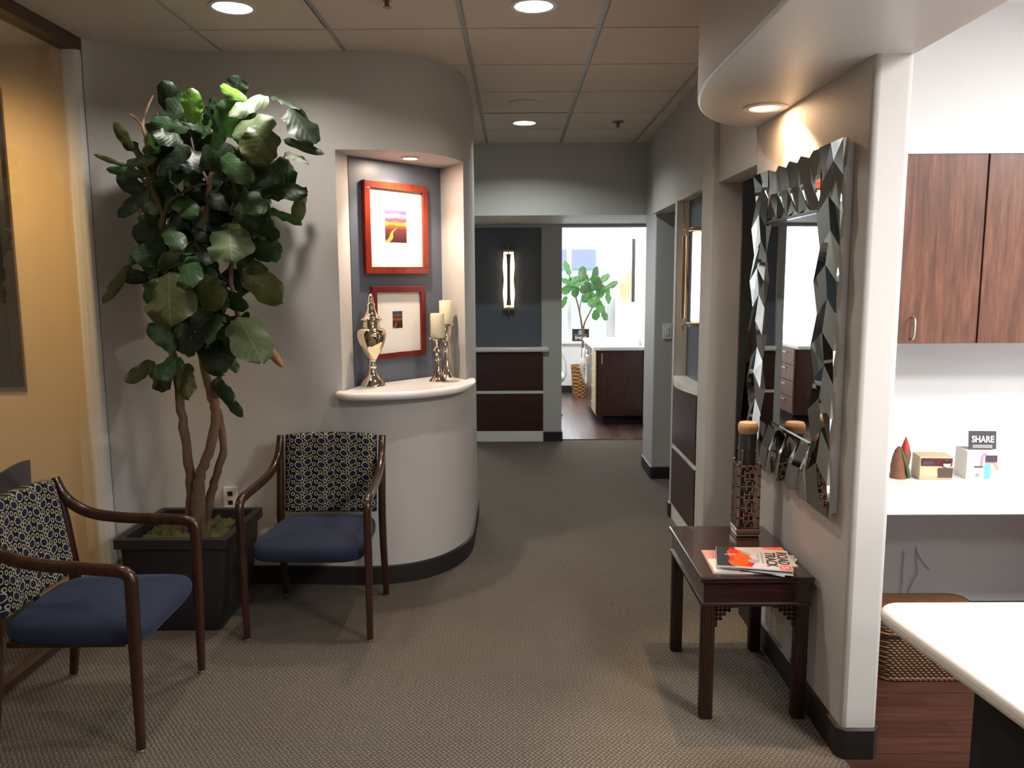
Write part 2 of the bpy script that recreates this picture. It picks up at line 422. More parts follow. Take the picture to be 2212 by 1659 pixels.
def area(name, loc, to, watts, color, sx, sy=None, spread=180, shape=None):
    l = bpy.data.lights.new(name, 'AREA'); l.energy = watts; l.color = color; l.shape = shape or ('RECTANGLE' if sy else 'DISK'); l.size = sx
    if sy: l.size_y = sy
    l.spread = math.radians(spread)
    o = bpy.data.objects.new(name, l); COL.objects.link(o); o.location = loc
    o.rotation_euler = (Vector(to)-Vector(loc)).to_track_quat('-Z', 'Y').to_euler(); o['kind'] = 'helper'; return o
# ================================================================= the setting
CE = 2.71
# curved wall path (front surface), left post -> round the bulge -> into the hall
WP = catmull([(-1.985, 3.80, 0), (-1.94, 3.87, 0), (-1.86, 3.945, 0), (-1.75, 4.00, 0), (-1.60, 4.03, 0), (-1.40, 4.045, 0), (-1.15, 4.045, 0), (-.95, 4.035, 0), (-.80, 4.03, 0), (-.66, 4.045, 0),
              (-.54, 4.09, 0), (-.44, 4.165, 0), (-.365, 4.26, 0), (-.312, 4.37, 0), (-.28, 4.48, 0), (-.266, 4.60, 0), (-.262, 4.80, 0), (-.262, 5.32, 0)], 5)
def nearest(x, y): return min(range(len(WP)), key=lambda i: (WP[i].x-x)**2+(WP[i].y-y)**2)
iA, iB = nearest(-.885, 4.033), nearest(-.28, 4.48)
NZ0, NZ1 = 1.0, 2.243
nA, nB = WP[iA], WP[iB]; nC, nD = Vector((-.862, 4.215, 0)), Vector((-.430, 4.722, 0))
b = MB(); Z = [0, NZ0, NZ1, CE+.03]; n = len(WP)
for i in range(n-1):
    for j in range(3):
        if j == 1 and iA <= i < iB: continue
        p, q = WP[i], WP[i+1]; b.face([(p.x, p.y, Z[j]), (q.x, q.y, Z[j]), (q.x, q.y, Z[j+1]), (p.x, p.y, Z[j+1])])
def vq(p, q, z0, z1): b.face([(p.x, p.y, z0), (q.x, q.y, z0), (q.x, q.y, z1), (p.x, p.y, z1)])
vq(nA, nC, NZ0, NZ1); vq(nC, nD, NZ0, NZ1); vq(nD, nB, NZ0, NZ1)
ring = [WP[i] for i in range(iA, iB+1)]
for z in (NZ0, NZ1): b.face([(p.x, p.y, z) for p in ring]+[(nD.x, nD.y, z), (nC.x, nC.y, z)])
# end cap and back of the wall so it is a solid
e = WP[-1]; back = [Vector((-.60, 5.32, 0)), Vector((-.60, 5.05, 0)), Vector((-2.2, 5.05, 0)), Vector((-2.2, 4.1, 0)), Vector((-2.03, 3.86, 0)), WP[0]]
pr = e
for q in back: vq(pr, q, 0, CE+.03); pr = q
wl = struct('wall_left', b, 'wall', ang=28)
b = MB(); vq(nC+Vector((.001, -.001, 0)), nD+Vector((.001, -.001, 0)), NZ0, NZ1); b.bm.faces.ensure_lookup_table()
nn = Vector((.507, -.432, 0)); b2 = MB(); b.bm.free()
c0 = (nC+nD)/2; L = (nD-nC).length/2; ux = (nD-nC).normalized()
b2.obox((c0.x+nn.x*.002, c0.y+nn.y*.002, (NZ0+NZ1)/2), ux, nn, (0, 0, 1), L, .004, (NZ1-NZ0)/2)
struct('wall_niche_back', b2, 'navywall', smooth=False)

def base_run(name, path, h=.1, t=.012, closed=False):
    mb = MB(); n = len(path); off = []
    for i, p in enumerate(path):
        d = (path[min(i+1, n-1)]-path[max(i-1, 0)]).normalized(); nr = Vector((d.y, -d.x, 0)); off.append(p+nr*t)
    for i in range(n-1):
        a, c, A, B = path[i], path[i+1], off[i], off[i+1]
        mb.face([(A.x, A.y, 0), (B.x, B.y, 0), (B.x, B.y, h-.006), (A.x, A.y, h-.006)]); mb.face([(A.x, A.y, h-.006), (B.x, B.y, h-.006), (c.x, c.y, h), (a.x, a.y, h)])
    for i in (0, n-1): mb.face([(path[i].x, path[i].y, 0), (off[i].x, off[i].y, 0), (off[i].x, off[i].y, h-.006), (path[i].x, path[i].y, h)])
    return struct(name, mb, 'rubber')
V2 = lambda x, y: Vector((x, y, 0))
base_run('baseboard_left', WP)

# floors
b = MB(); b.prism([(-5, -2.9), (1.1, -2.9), (1.1, 3.64), (2.6, 3.64), (2.6, 7.8), (.46, 7.8), (.46, 7.92), (-.5, 7.92), (-2.4, 7.8), (-5, 7.8)], -.05, 0); struct('floor', b, 'carpet', smooth=False)
b = MB(); b.prism([(1.1, -2.9), (4.3, -2.9), (4.3, 3.9), (1.2, 3.9), (1.2, 3.64), (1.1, 3.64)], -.05, .0005); struct('floor_right', b, 'woodfl', smooth=False)
b = MB(); b.box(-2.7, 2.6, 7.86, 11.3, -.05, .0008); struct('floor_exam', b, 'woodfl2', smooth=False)

# ceilings
b = MB(); b.mi = 1; b.box(-5.1, 4.4, -3, 8, CE+.10, CE+.14); b.mi = 0
DLP = [(-1.146, 3.401), (.084, 3.408), (.077, 5.839), (-1.115, .9), (.082, .9), (.082, -1.3), (-1.115, -1.3)]
X0, Y0, S, g = -.219, 3.70, .603, .013
for i in range(-4, 3):
    for j in range(-12, 6):
        x0, x1 = X0+i*S+g, X0+(i+1)*S-g; y0, y1 = Y0+j*S+.008, Y0+(j+1)*S-.008
        x0 = max(x0, -2.03); x1 = min(x1, 1.12); y0 = max(y0, -2.85)
        if x1-x0 < .02 or y1-y0 < .02: continue
        hole = [h for h in DLP if x0 < h[0] < x1 and y0 < h[1] < y1]
        if not hole: b.box(x0, x1, y0, y1, CE, CE+.02); continue
        hx_, hy_ = hole[0]; N_ = 40; io, ii = [], []
        for k in range(N_):
            a = 2*PI*(k+.5)/N_; c_, s_ = math.cos(a), math.sin(a)
            t = min(((x1 if c_ > 0 else x0)-hx_)/c_ if abs(c_) > 1e-6 else 9, ((y1 if s_ > 0 else y0)-hy_)/s_ if abs(s_) > 1e-6 else 9)
            io.append((hx_+c_*t, hy_+s_*t)); ii.append((hx_+.082*c_, hy_+.082*s_))
        for k in range(N_):
            q = (k+1) % N_
            if abs(io[k][0]-io[q][0]) > 1e-5 and abs(io[k][1]-io[q][1]) > 1e-5:     # corner of the tile
                cxx = x1 if max(io[k][0], io[q][0]) > hx_+.1 else x0; cyy = y1 if max(io[k][1], io[q][1]) > hy_+.1 else y0
                b.face([(*io[k], CE), (cxx, cyy, CE), (*io[q], CE)])
            b.face([(*ii[k], CE), (*io[k], CE), (*io[q], CE), (*ii[q], CE)]); b.face([(*ii[k], CE), (*ii[q], CE), (*ii[q], CE+.03), (*ii[k], CE+.03)])
            b.face([(*ii[k], CE+.03), (*ii[q], CE+.03), (*io[q], CE+.03), (*io[k], CE+.03)])
b.mi = 1
for i in range(-4, 4): b.box(X0+i*S-.018, X0+i*S+.018, -2.9, 7.8, CE+.010, CE+.03)
for j in range(-12, 8): b.box(-2.6, 1.3, Y0+j*S-.014, Y0+j*S+.014, CE+.009, CE+.03)
struct('ceiling', b, ['tile', 'tbar'], smooth=False)
b = MB(); b.box(1.2, 4.3, -2.9, 3.8, CE-.002, CE+.10); struct('ceiling_right', b, 'ceilw', smooth=False)
b = MB(); b.box(-5, -2.05, -2.9, 3.95, CE-.01, CE+.10); struct('ceiling_left', b, 'ceilw', smooth=False)
b = MB(); b.box(-2.7, 2.6, 7.8, 11.3, 2.6, 2.68); struct('ceiling_exam', b, 'ceilw', smooth=False)

# soffit beam with rounded far end
sx0, sx1, sz = .655, 1.212, 2.265
poly = [(sx0, -2.9), (sx1, -2.9), (sx1, 2.49), (1.093, 2.49), (1.093, 3.655)]
for k in range(13):
    a = PI/2*k/12; poly.append((1.093-(1.093-sx0)*math.sin(a), 2.72+.935*math.cos(a)))
b = MB(); b.prism(poly, sz, CE+.02); struct('ceiling_soffit', b, 'soffit', bevel=.012, seg=3, ang=25)

# mirror wall (ends in the white pier), header over the side opening, niche block
b = MB(); b.box(1.085, 1.205, 2.48, 3.645, 0, CE+.02); struct('wall_right', b, ['wall'], bevel=.018, seg=3)
base_run('baseboard_right', [V2(1.085, 3.645), V2(1.085, 2.494), V2(1.099, 2.48), V2(1.191, 2.48), V2(1.205, 2.494), V2(1.205, 3.4)][::-1][::-1], .108)
b = MB(); b.box(1.085, 1.205, 3.645, 4.31, 2.105, CE+.02); struct('wall_right_header', b, 'wall', smooth=False)
b = MB()
b.box(1.05, 1.222, 4.30, 4.52, 0, CE+.02)
b.box(1.05, 1.222, 4.52, 5.20, 2.095, CE+.02)
b.box(1.05, 1.222, 5.20, 5.275, 0, CE+.02)
b.box(1.135, 1.222, 4.52, 5.20, 0, 2.095)
struct('wall_hall_right', b, 'wall', bevel=.01, seg=2)
b = MB(); b.box(1.128, 1.136, 4.521, 5.199, .93, 2.094); struct('wall_niche_right_back', b, 'navywall', smooth=False)
b = MB(); b.box(1.07, 1.2, 5.275, 6.25, 2.10, CE+.02); struct('wall_hall_right_header', b, 'wall', smooth=False)
b = MB(); b.box(1.10, 2.6, 6.25, 6.71, 0, CE+.02); struct('wall_corridor', b, 'wallfar', bevel=.008)
base_run('baseboard_corridor', [V2(2.5, 6.25), V2(1.108, 6.25), V2(1.10, 6.258), V2(1.10, 6.70)][::-1], .1)
base_run('baseboard_hall_right', [V2(1.05, 5.27), V2(1.05, 5.20)], .1)
base_run('baseboard_hall_pier', [V2(1.05, 4.52), V2(1.05, 4.308), V2(1.058, 4.30), V2(1.222, 4.30)], .1)
b = MB(); b.box(-2.4, 2.6, 6.71, 7.78, 2.13, CE+.02); struct('ceiling_hall_bulkhead', b, 'wallfar', smooth=False)
# right corridor / dark room closures
b = MB(); b.box(2.6, 2.7, 3.8, 8, 0, CE); b.box(1.222, 2.6, 5.50, 5.51, 0, CE); b.box(1.222, 2.6, 3.9, 3.91, 0, CE); struct('wall_side_room', b, 'wallfar', smooth=False)
# left corridor closures
b = MB(); b.box(-2.5, -2.4, 5.0, 8, 0, CE); struct('wall_corridor_left', b, 'wallfar', smooth=False)

# far wall with two doorways and a recessed panel
b = MB(); FY = 7.77
b.box(-2.4, -1.42, FY, FY+.13, 0, 2.14); b.box(-1.42, -.53, FY, FY+.13, 2.1, 2.14)
b.box(-.53, -.46, FY, FY+.13, 0, 2.14); b.box(-.46, .265, FY, FY+.13, 2.1, 2.14); b.box(-.46, .265, FY+.055, FY+.13, 0, 2.1)
b.box(.265, .462, FY, FY+.13, 0, 2.14); b.box(.462, 1.41, FY, FY+.13, 2.1, 2.14); b.box(1.41, 2.6, FY, FY+.13, 0, 2.14)
struct('wall_far', b, 'wallfar', smooth=False)
b = MB(); b.box(-.459, .264, FY+.045, FY+.056, .95, 2.099); struct('wall_far_niche_back', b, 'navywall', smooth=False)
base_run('baseboard_far', [V2(.282, FY), V2(.455, FY), V2(.462, FY+.008), V2(.462, FY+.13)][::-1][::-1], .095)
b = MB(); b.box(-.46, .279, FY-.012, FY+.06, .0, .105); struct('trim_1', b, 'white', smooth=False)
b = MB(); b.box(-.46, .279, FY-.006, FY+.06, .482, .512); struct('trim_2', b, 'trimw', smooth=False)
tag(MB().box(-.46, .279, FY-.012, FY+.06, .513, .885).build('wall_panel', 'panel', smooth=False, bevel=.002), 'dark wood panel directly under the far wall ledge', 'wall panel', 'dark panels on the far wall')
tag(MB().box(-.46, .279, FY-.012, FY+.06, .106, .481).build('wall_panel', 'panel', smooth=False, bevel=.002), 'dark wood panel just above the white base of the far wall', 'wall panel', 'dark panels on the far wall')
tag(MB().box(-.46, .335, FY-.06, FY+.055, .896, .945).build('shelf_ledge', 'solid', bevel=.018, seg=3), 'straight white ledge under the far wall sconce', 'ledge')
# wood panels on the hall-right niche
b = MB(); b.box(1.052, 1.13, 4.52, 5.2, 0, .11); struct('trim_3', b, 'trimw', smooth=False)
b = MB(); b.box(1.052, 1.13, 4.52, 5.2, .492, .518); struct('trim_4', b, 'trimw', smooth=False)
tag(MB().box(1.046, 1.13, 4.523, 5.198, .519, .93).build('wall_panel', 'panel', smooth=False, bevel=.002), 'dark wood panel below the small rounded ledge in the hall', 'wall panel', 'dark panels under the hall niche')
tag(MB().box(1.046, 1.13, 4.523, 5.198, .111, .491).build('wall_panel', 'panel', smooth=False, bevel=.002), 'lower dark wood panel in the hall behind the side table', 'wall panel', 'dark panels under the hall niche')
pl = [(1.128, 4.522), (1.128, 5.198), (1.05, 5.198)]+[(1.05-.05*math.sin(PI*k/14), 5.20-.68*k/14) for k in range(15)]
tag(MB().prism(pl, .932, .968).build('shelf_ledge', 'solid', bevel=.015, seg=3), 'small rounded white ledge under the hall side sconce', 'ledge')

# curved ledge of the big niche
fr = []; i0, i1 = nearest(-.915, 4.034), nearest(-.27, 4.56)
for i in range(i0, i1+1):
    d = (WP[min(i+1, n-1)]-WP[i-1]).normalized(); f = (i-i0)/(i1-i0); off = (.105 if f < .6 else .105-.065*(f-.6)/.4)
    off *= min(1, .45+f*9) ; fr.append(WP[i]+Vector((d.y, -d.x, 0))*off)
inn = [(nB.x-.004, nB.y), (nD.x+.012, nD.y-.016), (nC.x+.01, nC.y-.008), (nA.x+.004, nA.y)]
tag(MB().prism([(p.x, p.y) for p in fr]+[(WP[i1].x+.001, WP[i1].y)]+inn+[(WP[i0].x, WP[i0].y-.001)], 1.0, 1.04).build('shelf_ledge', 'solid', bevel=.016, seg=3), 'long curved white ledge of the lit picture niche', 'ledge')

# glass partition on the left
w1 = bpy.data.objects.new('window_1', None); COL.objects.link(w1); w1['kind'] = 'structure'
b = MB(); b.box(-2.075, -1.985, -2.8, 3.80, 2.655, CE+.002); b.build('frame', 'brownmetal', w1, smooth=False, bevel=.004)
b = MB(); b.box(-2.06, -2.0, -2.8, 3.80, 0, .035); b.build('bottom_track', 'brownmetal', w1, smooth=False)
b = MB(); b.box(-2.035, -2.027, -2.8, 3.79, .035, 2.655); b.build('pane', 'glass', w1, smooth=False)
b = MB(); b.box(-2.075, -1.99, 3.775, 3.87, 0, CE); struct('trim_5', b, 'trimw', bevel=.02, seg=3)
b = MB(); b.box(-5, -2.075, 3.87, 3.97, 0, CE+.02); b.box(-5.1, -5, -2.9, 3.97, 0, CE+.02); b.box(-2.13, -2.075, 3.80, 3.87, 0, CE); struct('wall_left_room', b, 'gold', smooth=False)
# back walls
b = MB(); b.box(-5.1, 4.4, -3, -2.9, 0, CE+.02); struct('wall_back', b, 'wall', smooth=False)
b = MB(); b.box(4.3, 4.4, -2.9, 3.9, 0, CE+.02); b.box(1.206, 4.3, 3.78, 3.9, 0, CE+.02); struct('wall_right_room', b, 'white', smooth=False)
b = MB(); b.box(1.206, 4.3, 3.402, 3.78, 2.112, CE); struct('wall_bulkhead', b, 'white', smooth=False)
# exam rooms
b = MB(); W0, W1 = 11.2, 11.3
b.box(-2.7, -2.3, W0, W1, 0, 2.6); b.box(-2.3, -.55, W0, W1, 0, .73); b.box(-2.3, -.55, W0, W1, 2.5, 2.6); b.box(-.55, .15, W0, W1, 0, 2.6)
b.box(.15, 1.33, W0, W1, 0, .73); b.box(.15, 1.33, W0, W1, 2.5, 2.6); b.box(1.33, 2.6, W0, W1, 0, 2.6)
struct('wall_exam_window', b, 'white', smooth=False)
struct('wall_exam_partition', MB().box(-.25, -.15, 7.9, W0, 0, 2.6), 'white', smooth=False); struct('wall_exam_left', MB().box(-2.7, -2.6, 7.9, W0, 0, 2.6), 'white', smooth=False)
struct('wall_exam_right', MB().box(1.412, 1.5, 7.9, W0, 0, 2.6), 'white', smooth=False); struct('wall_exam_top', MB().box(-2.7, 2.6, 7.88, 7.9, 2.14, 2.7), 'white', smooth=False)
base_run('baseboard_exam', [V2(.15-.3, W0), V2(1.41, W0)], .1); base_run('baseboard_exam_right', [V2(1.41, 10.9), V2(1.41, 7.9)][::1], .1)
for k, (x0, x1, xm) in enumerate(((.15, 1.33, .77), (-2.3, -.55, -1.4))):
    w = bpy.data.objects.new('window_%d' % (k+2), None); COL.objects.link(w); w['kind'] = 'structure'
    b = MB(); t = .035
    b.box(x0, x1, W0+.0, W0+.07, .73, .73+t); b.box(x0, x1, W0, W0+.07, 2.5-t, 2.5); b.box(x0, x0+t, W0, W0+.07, .73, 2.5); b.box(x1-t, x1, W0, W0+.07, .73, 2.5); b.box(xm-.028, xm+.028, W0-.01, W0+.07, .73, 2.5)
    b.build('frame', 'white', w, smooth=False)
    MB().box(x0, x1, W0+.03, W0+.036, .75, 2.49).build('pane', 'winglass', w, smooth=False)
    MB().box(x0-.02, x1+.02, W0-.05, W0+.02, .70, .735).build('sill', 'white', w, smooth=False)
# outside
b = MB(); b.box(-30, 30, 11.3, 60, -3.2, -3); struct('ground', b, 'ground', smooth=False)
bl = thing('street_building', 'pale building with a blue window band outside the exam room window', 'building', (0, 30, -3))
MB().box(-4.5, 3.25, 0, 6, 0, 14).build('facade', 'facade', bl, smooth=False); MB().box(-4.5, 3.0, -.1, .1, 5.0, 5.7).build('window_band', 'blueband', bl, smooth=False)
# ================================================================= lights in the ceiling
def downlight(loc, label):
    t = thing('downlight', label, 'ceiling light', loc, 0, 'round ceiling downlights')
    b = MB(); b.lathe([(.079, .004), (.095, .004), (.095, -.004), (.079, -.006)], seg=40); b.bm.faces.ensure_lookup_table()
    for f in [f for f in b.bm.faces if len(f.verts) > 4]: b.bm.faces.remove(f)
    b.build('trim_ring', 'trimw', t)
    b = MB(); b.lathe([(.079, -.002), (.076, .02), (.062, .05), (.05, .065)], seg=40)
    for f in [f for f in b.bm.faces if len(f.verts) > 4]: b.bm.faces.remove(f)
    b.build('reflector', 'reflector', t)
    b = MB(); b.lathe([(.0001, .052), (.045, .056), (.055, .062)], seg=32); b.build('lamp', 'hall_e', t); return t
DL = [(-1.146, 3.401, 'round ceiling downlight above the fig tree'), (.084, 3.408, 'round ceiling downlight over the middle of the carpet'), (.077, 5.839, 'small looking downlight at the far end of the hall ceiling')]
for x, y, lb in DL: downlight((x, y, CE), lb)
HALLC = (1, .93, .85)
for x, y, wv in ((-1.146, 3.401, 6), (.084, 3.408, 5.5), (.077, 5.839, 11), (-1.115, .9, 2.2), (.082, .9, 3.5), (.082, -1.3, 3), (-1.115, -1.3, 2)):
    area('downlight_lamp', (x, y, CE+.035), (x, y, 0), wv*2.15, HALLC if y < 5 else (.92, 1, .95), .10)
for x, y in DLP[3:]: downlight((x, y, CE), 'one of the added, unseen fill downlights behind the viewpoint')  # unseen fixtures, added with their lamps as fill light for the hall
def sprinkler(loc, label):
    t = thing('sprinkler', label, 'sprinkler', loc)
    b = MB(); b.lathe([(.042, 0), (.042, -.004), (.03, -.01), (.018, -.012)], seg=24); b.build('escutcheon', 'bronze', t)
    b = MB(); b.lathe([(.009, -.01), (.009, -.03), (.005, -.034), (.018, -.036), (.018, -.038)], seg=16); b.build('head', 'bronze', t)
sprinkler((-.506, 3.345, CE+.012), 'dark sprinkler head in the ceiling at the top edge of the photo')
sprinkler((.742, 5.826, CE), 'small dark sprinkler in the hall ceiling beside the far downlight')
b = MB(); b.lathe([(.10, 0), (.10, -.006), (.085, -.012), (.0001, -.014)], seg=36)
tag(b.build('ceiling_disc', 'tile', loc=(.069, 5.198, CE)), 'faint round disc in the ceiling just before the far downlight', 'ceiling disc')  # plain round flush plate of unknown use

def spotlight(loc, r, label, group=None):
    t = thing('recessed_spotlight', label, 'spotlight', loc, 0, group)
    b = MB(); b.lathe([(r*.7, .002), (r, .002), (r, -.006), (r*.74, -.008)], seg=36)
    for f in [f for f in b.bm.faces if len(f.verts) > 4]: b.bm.faces.remove(f)
    b.build('trim_ring', 'trimw', t)
    b = MB(); b.lathe([(.0001, -.004), (r*.5, -.004), (r*.72, -.003)], seg=32); b.build('bulb', 'warm_e', t); return t
spotlight((.985, 3.215, sz), .085, 'glowing spotlight in the soffit above the faceted mirror')
spot('mirror_lamp', (.988, 3.215, sz-.012), (1.22, 2.90, 1.45), 90, (1, .66, .36), 78, .35, .022)
area('soffit_glow', (.985, 3.215, sz-.008), (.985, 3.215, 0), 3, (1, .58, .30), .1)
spotlight((-.548, 4.30, NZ1), .052, 'small glowing spotlight in the top of the picture niche')
spot('niche_lamp', (-.55, 4.30, NZ1-.012), (-.66, 4.42, 1.5), 38, (1, .80, .62), 110, .6, .02)
area('niche_glow', (-.548, 4.30, NZ1-.01), (-.548, 4.30, 0), 5.5, (1, .78, .6), .07)

# ================================================================= sconces
def sconce(loc, rz, label):      # faces -Y locally; height .58 centred on z
    t = thing('wall_sconce', label, 'wall sconce', loc, rz, 'glowing wall sconces')
    MB().box(-.055, .055, -.012, 0, -.29, .29).build('back_plate', 'bronze', t, smooth=False, bevel=.003)
    rings = []
    for k in range(31):
        u = k/30; z = -.265+.53*u; w = .053*(1+.075*math.cos(2*PI*(u*2-.5))) ; y = -.045
        rings.append([(w*math.sin(a), -.013-.052*math.cos(a), z) for a in [(-.5+j/14)*PI for j in range(15)]])
    b = MB(); b.loft(rings, closed=False); b.build('glass_shade', 'sconce_e', t)
    rings = []
    for k in range(21):
        u = k/20; z = -.245+.49*u; w = .0145+.009*(2*u-1)**4
        rings.append([(w*math.cos(a), -.112+.012*math.sin(a), z) for a in [2*PI*j/12 for j in range(12)]])
    b = MB(); b.loft(rings); b.build('center_bar', 'bronze', t)
    for s in (-1, 1):
        b = MB(); b.box(-.056, .056, -.078, 0, s*.283-.012, s*.283+.012); b.box(-.008, .008, -.118, -.07, s*.283-.006, s*.283+.006); b.build('end_cap', 'bronze' if rz == 0 else 'copper', t, smooth=False, bevel=.003)
        b = MB(); b.tube([(0, -.112, s*.24), (0, -.112, s*.315)], .004, 8); b.build('pin', 'nickel', t)
    return t
sconce((-.055, FY+.045, 1.60), 0, 'glowing wall sconce on the dark far wall panel')
sconce((1.128, 4.79, 1.61), -PI/2, 'glowing wall sconce seen edge-on in the narrow hall niche')
spot('sconce_light_far', (-.055, FY-.06, 1.6), (-.055, FY-1, 1.5), 1.2, (1, .75, .45), 170, 1, .05)

# ================================================================= pictures in the niche
bx, bn = (nD-nC).normalized(), Vector((.507, -.432, 0)).normalized()      # along the back wall / out of it
def picture(name, u0, u1, z0, z1, fw, img, fmat, pmat, label):
    ang = math.atan2(bx.y, bx.x); p = nC+bx*((u0+u1)/2)+bn*.005
    t = thing(name, label, 'picture', (p.x, p.y, z0), ang); w = (u1-u0)/2; h = z1-z0
    b = MB()
    for q in ((-w, w, 0, fw), (-w, w, h-fw, h), (-w, -w+fw, fw, h-fw), (w-fw, w, fw, h-fw)): b.box(q[0], q[1], -.026, 0, q[2], q[3])
    b.build('frame', fmat, t, smooth=False, bevel=.003)
    MB().box(-w+fw-.002, w-fw+.002, -.012, -.004, fw-.002, h-fw+.002).build('mat_board', 'mat', t, smooth=False)
    i0, i1, j0, j1 = img; b = MB()
    b.face([(i0, -.0128, j0), (i1, -.0128, j0), (i1, -.0128, j1), (i0, -.0128, j1)], [(0, 0), (1, 0), (1, 1), (0, 1)]); b.build('print', pmat, t, smooth=False)
uof = lambda x, y: (Vector((x, y, 0))-nC).dot(bx)
picture('framed_picture', .083, .535, 1.636, 2.128, .036, (-.083, .073, .172, .362), 'cherry', 'print1', 'larger cherry framed sunset print, upper one in the lit niche')
picture('framed_picture', .118, .502, 1.168, 1.568, .032, (-.046, .026, .168, .262), 'cherry2', 'print2', 'smaller red framed dusky print, lower one behind the silver urn')

# ================================================================= urn and candles on the ledge
LZ = 1.04
urn = thing('urn', 'gold and silver mercury glass urn with pointed lid on the ledge', 'urn', (-.758, 4.19, LZ))
k = .000417
pf = lambda L: [(r*k, (1400-y)*k) for y, r in L]
MB().lathe(pf([(1400, 0), (1400, 160), (1385, 163), (1360, 152), (1310, 128), (1270, 90), (1240, 66), (1190, 48), (1165, 50), (1140, 56), (1120, 46), (1085, 44), (1062, 52), (1055, 40)]), seg=36).build('foot', 'mercs', urn)
MB().lathe(pf([(1064, 42), (1050, 60), (1000, 88), (950, 116), (900, 140), (850, 160), (800, 176), (760, 184), (720, 184), (690, 176), (665, 158), (650, 130), (640, 112), (600, 106), (574, 106)]), seg=40).build('body', 'merc', urn)
MB().lathe(pf([(574, 100), (566, 124), (552, 138), (538, 134), (520, 112), (490, 86), (450, 66), (410, 52), (385, 48), (372, 52), (352, 54), (340, 46), (330, 36), (305, 38), (290, 34), (262, 30), (235, 20), (222, 8), (220, 0)]), seg=36).build('lid', 'mercs', urn)
def candle_holder(loc, s, label):
    t = thing('candle_holder', label, 'candle holder', loc, 0, 'silver candle holders on the ledge')
    P = [(0, 0), (.050, 0), (.051, .006), (.043, .016), (.030, .035), (.019, .07), (.014, .10), (.013, .118), (.019, .124), (.015, .135), (.020, .155), (.025, .172), (.021, .184), (.013, .198), (.017, .215), (.023, .232), (.024, .238)]
    MB().lathe([(r, z*s) for r, z in P], seg=32).build('stem', 'mercs', t)
    z = .238*s; MB().lathe([(0, z-.002), (.045, z-.002), (.0475, z+.004), (.0475, z+.009), (.043, z+.009), (.042, z+.004), (0, z+.004)], seg=32).build('plate', 'mercs', t)
    return z+.004
def candle(loc, h, label):
    c = thing('candle', label, 'candle', loc, 0, 'ivory pillar candles')
    MB().lathe([(0, 0), (.037, 0), (.038, .004), (.038, h-.004), (.036, h), (.030, h-.003), (0, h-.005)], seg=32).build('wax', 'wax', c)
    MB().tube([(0, 0, h-.006), (.001, 0, h+.004), (.003, 0, h+.011)], .0012, 6).build('wick', 'wick', c)
z = candle_holder((-.425, 4.36, LZ), 1.0, 'silver candle holder nearer the front edge of the ledge'); candle((-.425, 4.36, LZ+z), .137, 'ivory pillar candle on the front, shorter holder')
z = candle_holder((-.392, 4.53, LZ), 1.28, 'taller silver candle holder behind the front one'); candle((-.392, 4.53, LZ+z), .137, 'ivory pillar candle standing higher, on the rear holder')

# ================================================================= armchairs
ch = thing('armchair', 'wooden armchair with ringed back and navy seat against the curved wall', 'chair', (-.925, 3.62, 0), math.radians(-1), 'armchairs with ringed backs')
for s in (-1, 1):
    arm = catmull([(s*.256, .272, .832), (s*.257, .245, .765), (s*.260, .200, .716), (s*.264, .130, .682), (s*.270, .02, .664), (s*.277, -.12, .655), (s*.281, -.215, .648)], 5)
    arm += [Vector((s*.281, -.238, .642)), Vector((s*.281, -.253, .630)), Vector((s*.281, -.259, .612)), Vector((s*.281, -.259, .58))]
    n_ = len(arm); MB().bar(arm, (1, 0, 0), .034, [.030+.012*min(1, i/10) for i in range(n_)], .4).build('armrest', 'mahog', ch, ang=50)
    MB().bar([(s*.281, -.259, .60), (s*.280, -.257, .42), (s*.277, -.252, .012)], (1, 0, 0), [.034, .034, .027], [.042, .042, .030], .4).build('leg', 'mahog', ch, ang=50)
    MB().bar([(s*.256, .272, .834), (s*.255, .245, .66), (s*.255, .222, .45), (s*.256, .232, .25), (s*.258, .262, .012)], (1, 0, 0), [.03, .034, .036, .034, .028], [.03, .036, .042, .038, .03], .35).build('leg', 'mahog', ch, ang=50)
for leg in [o for o in ch.children if o.name.startswith('leg')]:
    vs = [v.co for v in leg.data.vertices if v.co.z < .05]; c = sum(vs, Vector())/len(vs)
    MB().lathe([(0, 0), (.013, 0), (.013, .008), (.008, .014)], (c.x, c.y, 0), 14).build('glide', 'nickel', leg)
MB().cushion(.264, .258, .358, .446, .036, .020, .88).build('seat', 'suede', ch, loc=(0, -.016, 0), ang=60)
b = MB(); b.box(-.22, .22, -.19, .215, .350, .372); b.build('seat_frame', 'mahog', ch, smooth=False, bevel=.004)
b = MB()
rings = []
for k_ in range(25):       # padded back, slightly bowed and reclined
    u = k_/24; x = -.229+.458*u; bow = .018*(1-(2*u-1)**2); ed = .032*(1-abs(2*u-1)**12)**.5 if 0 < u < 1 else .004
    prof = []
    for j in range(24):
        a = 2*PI*j/24; yy = math.copysign(abs(math.cos(a))**.45, math.cos(a))*ed; zz = math.copysign(abs(math.sin(a))**.25, math.sin(a))*.192*(1-.02*(abs(2*u-1)**8))
        prof.append((x, .214+bow+yy+(zz+.192)*.15, .648+zz+.006*(1-(2*u-1)**2)*(zz > 0)))
    rings.append(prof)
b.loft(rings); b.build('backrest', 'rings', ch, ang=60)
dup(ch, (-1.545, 2.80, 0), math.radians(91), 'wooden armchair with ringed back and navy seat beside the glass partition')

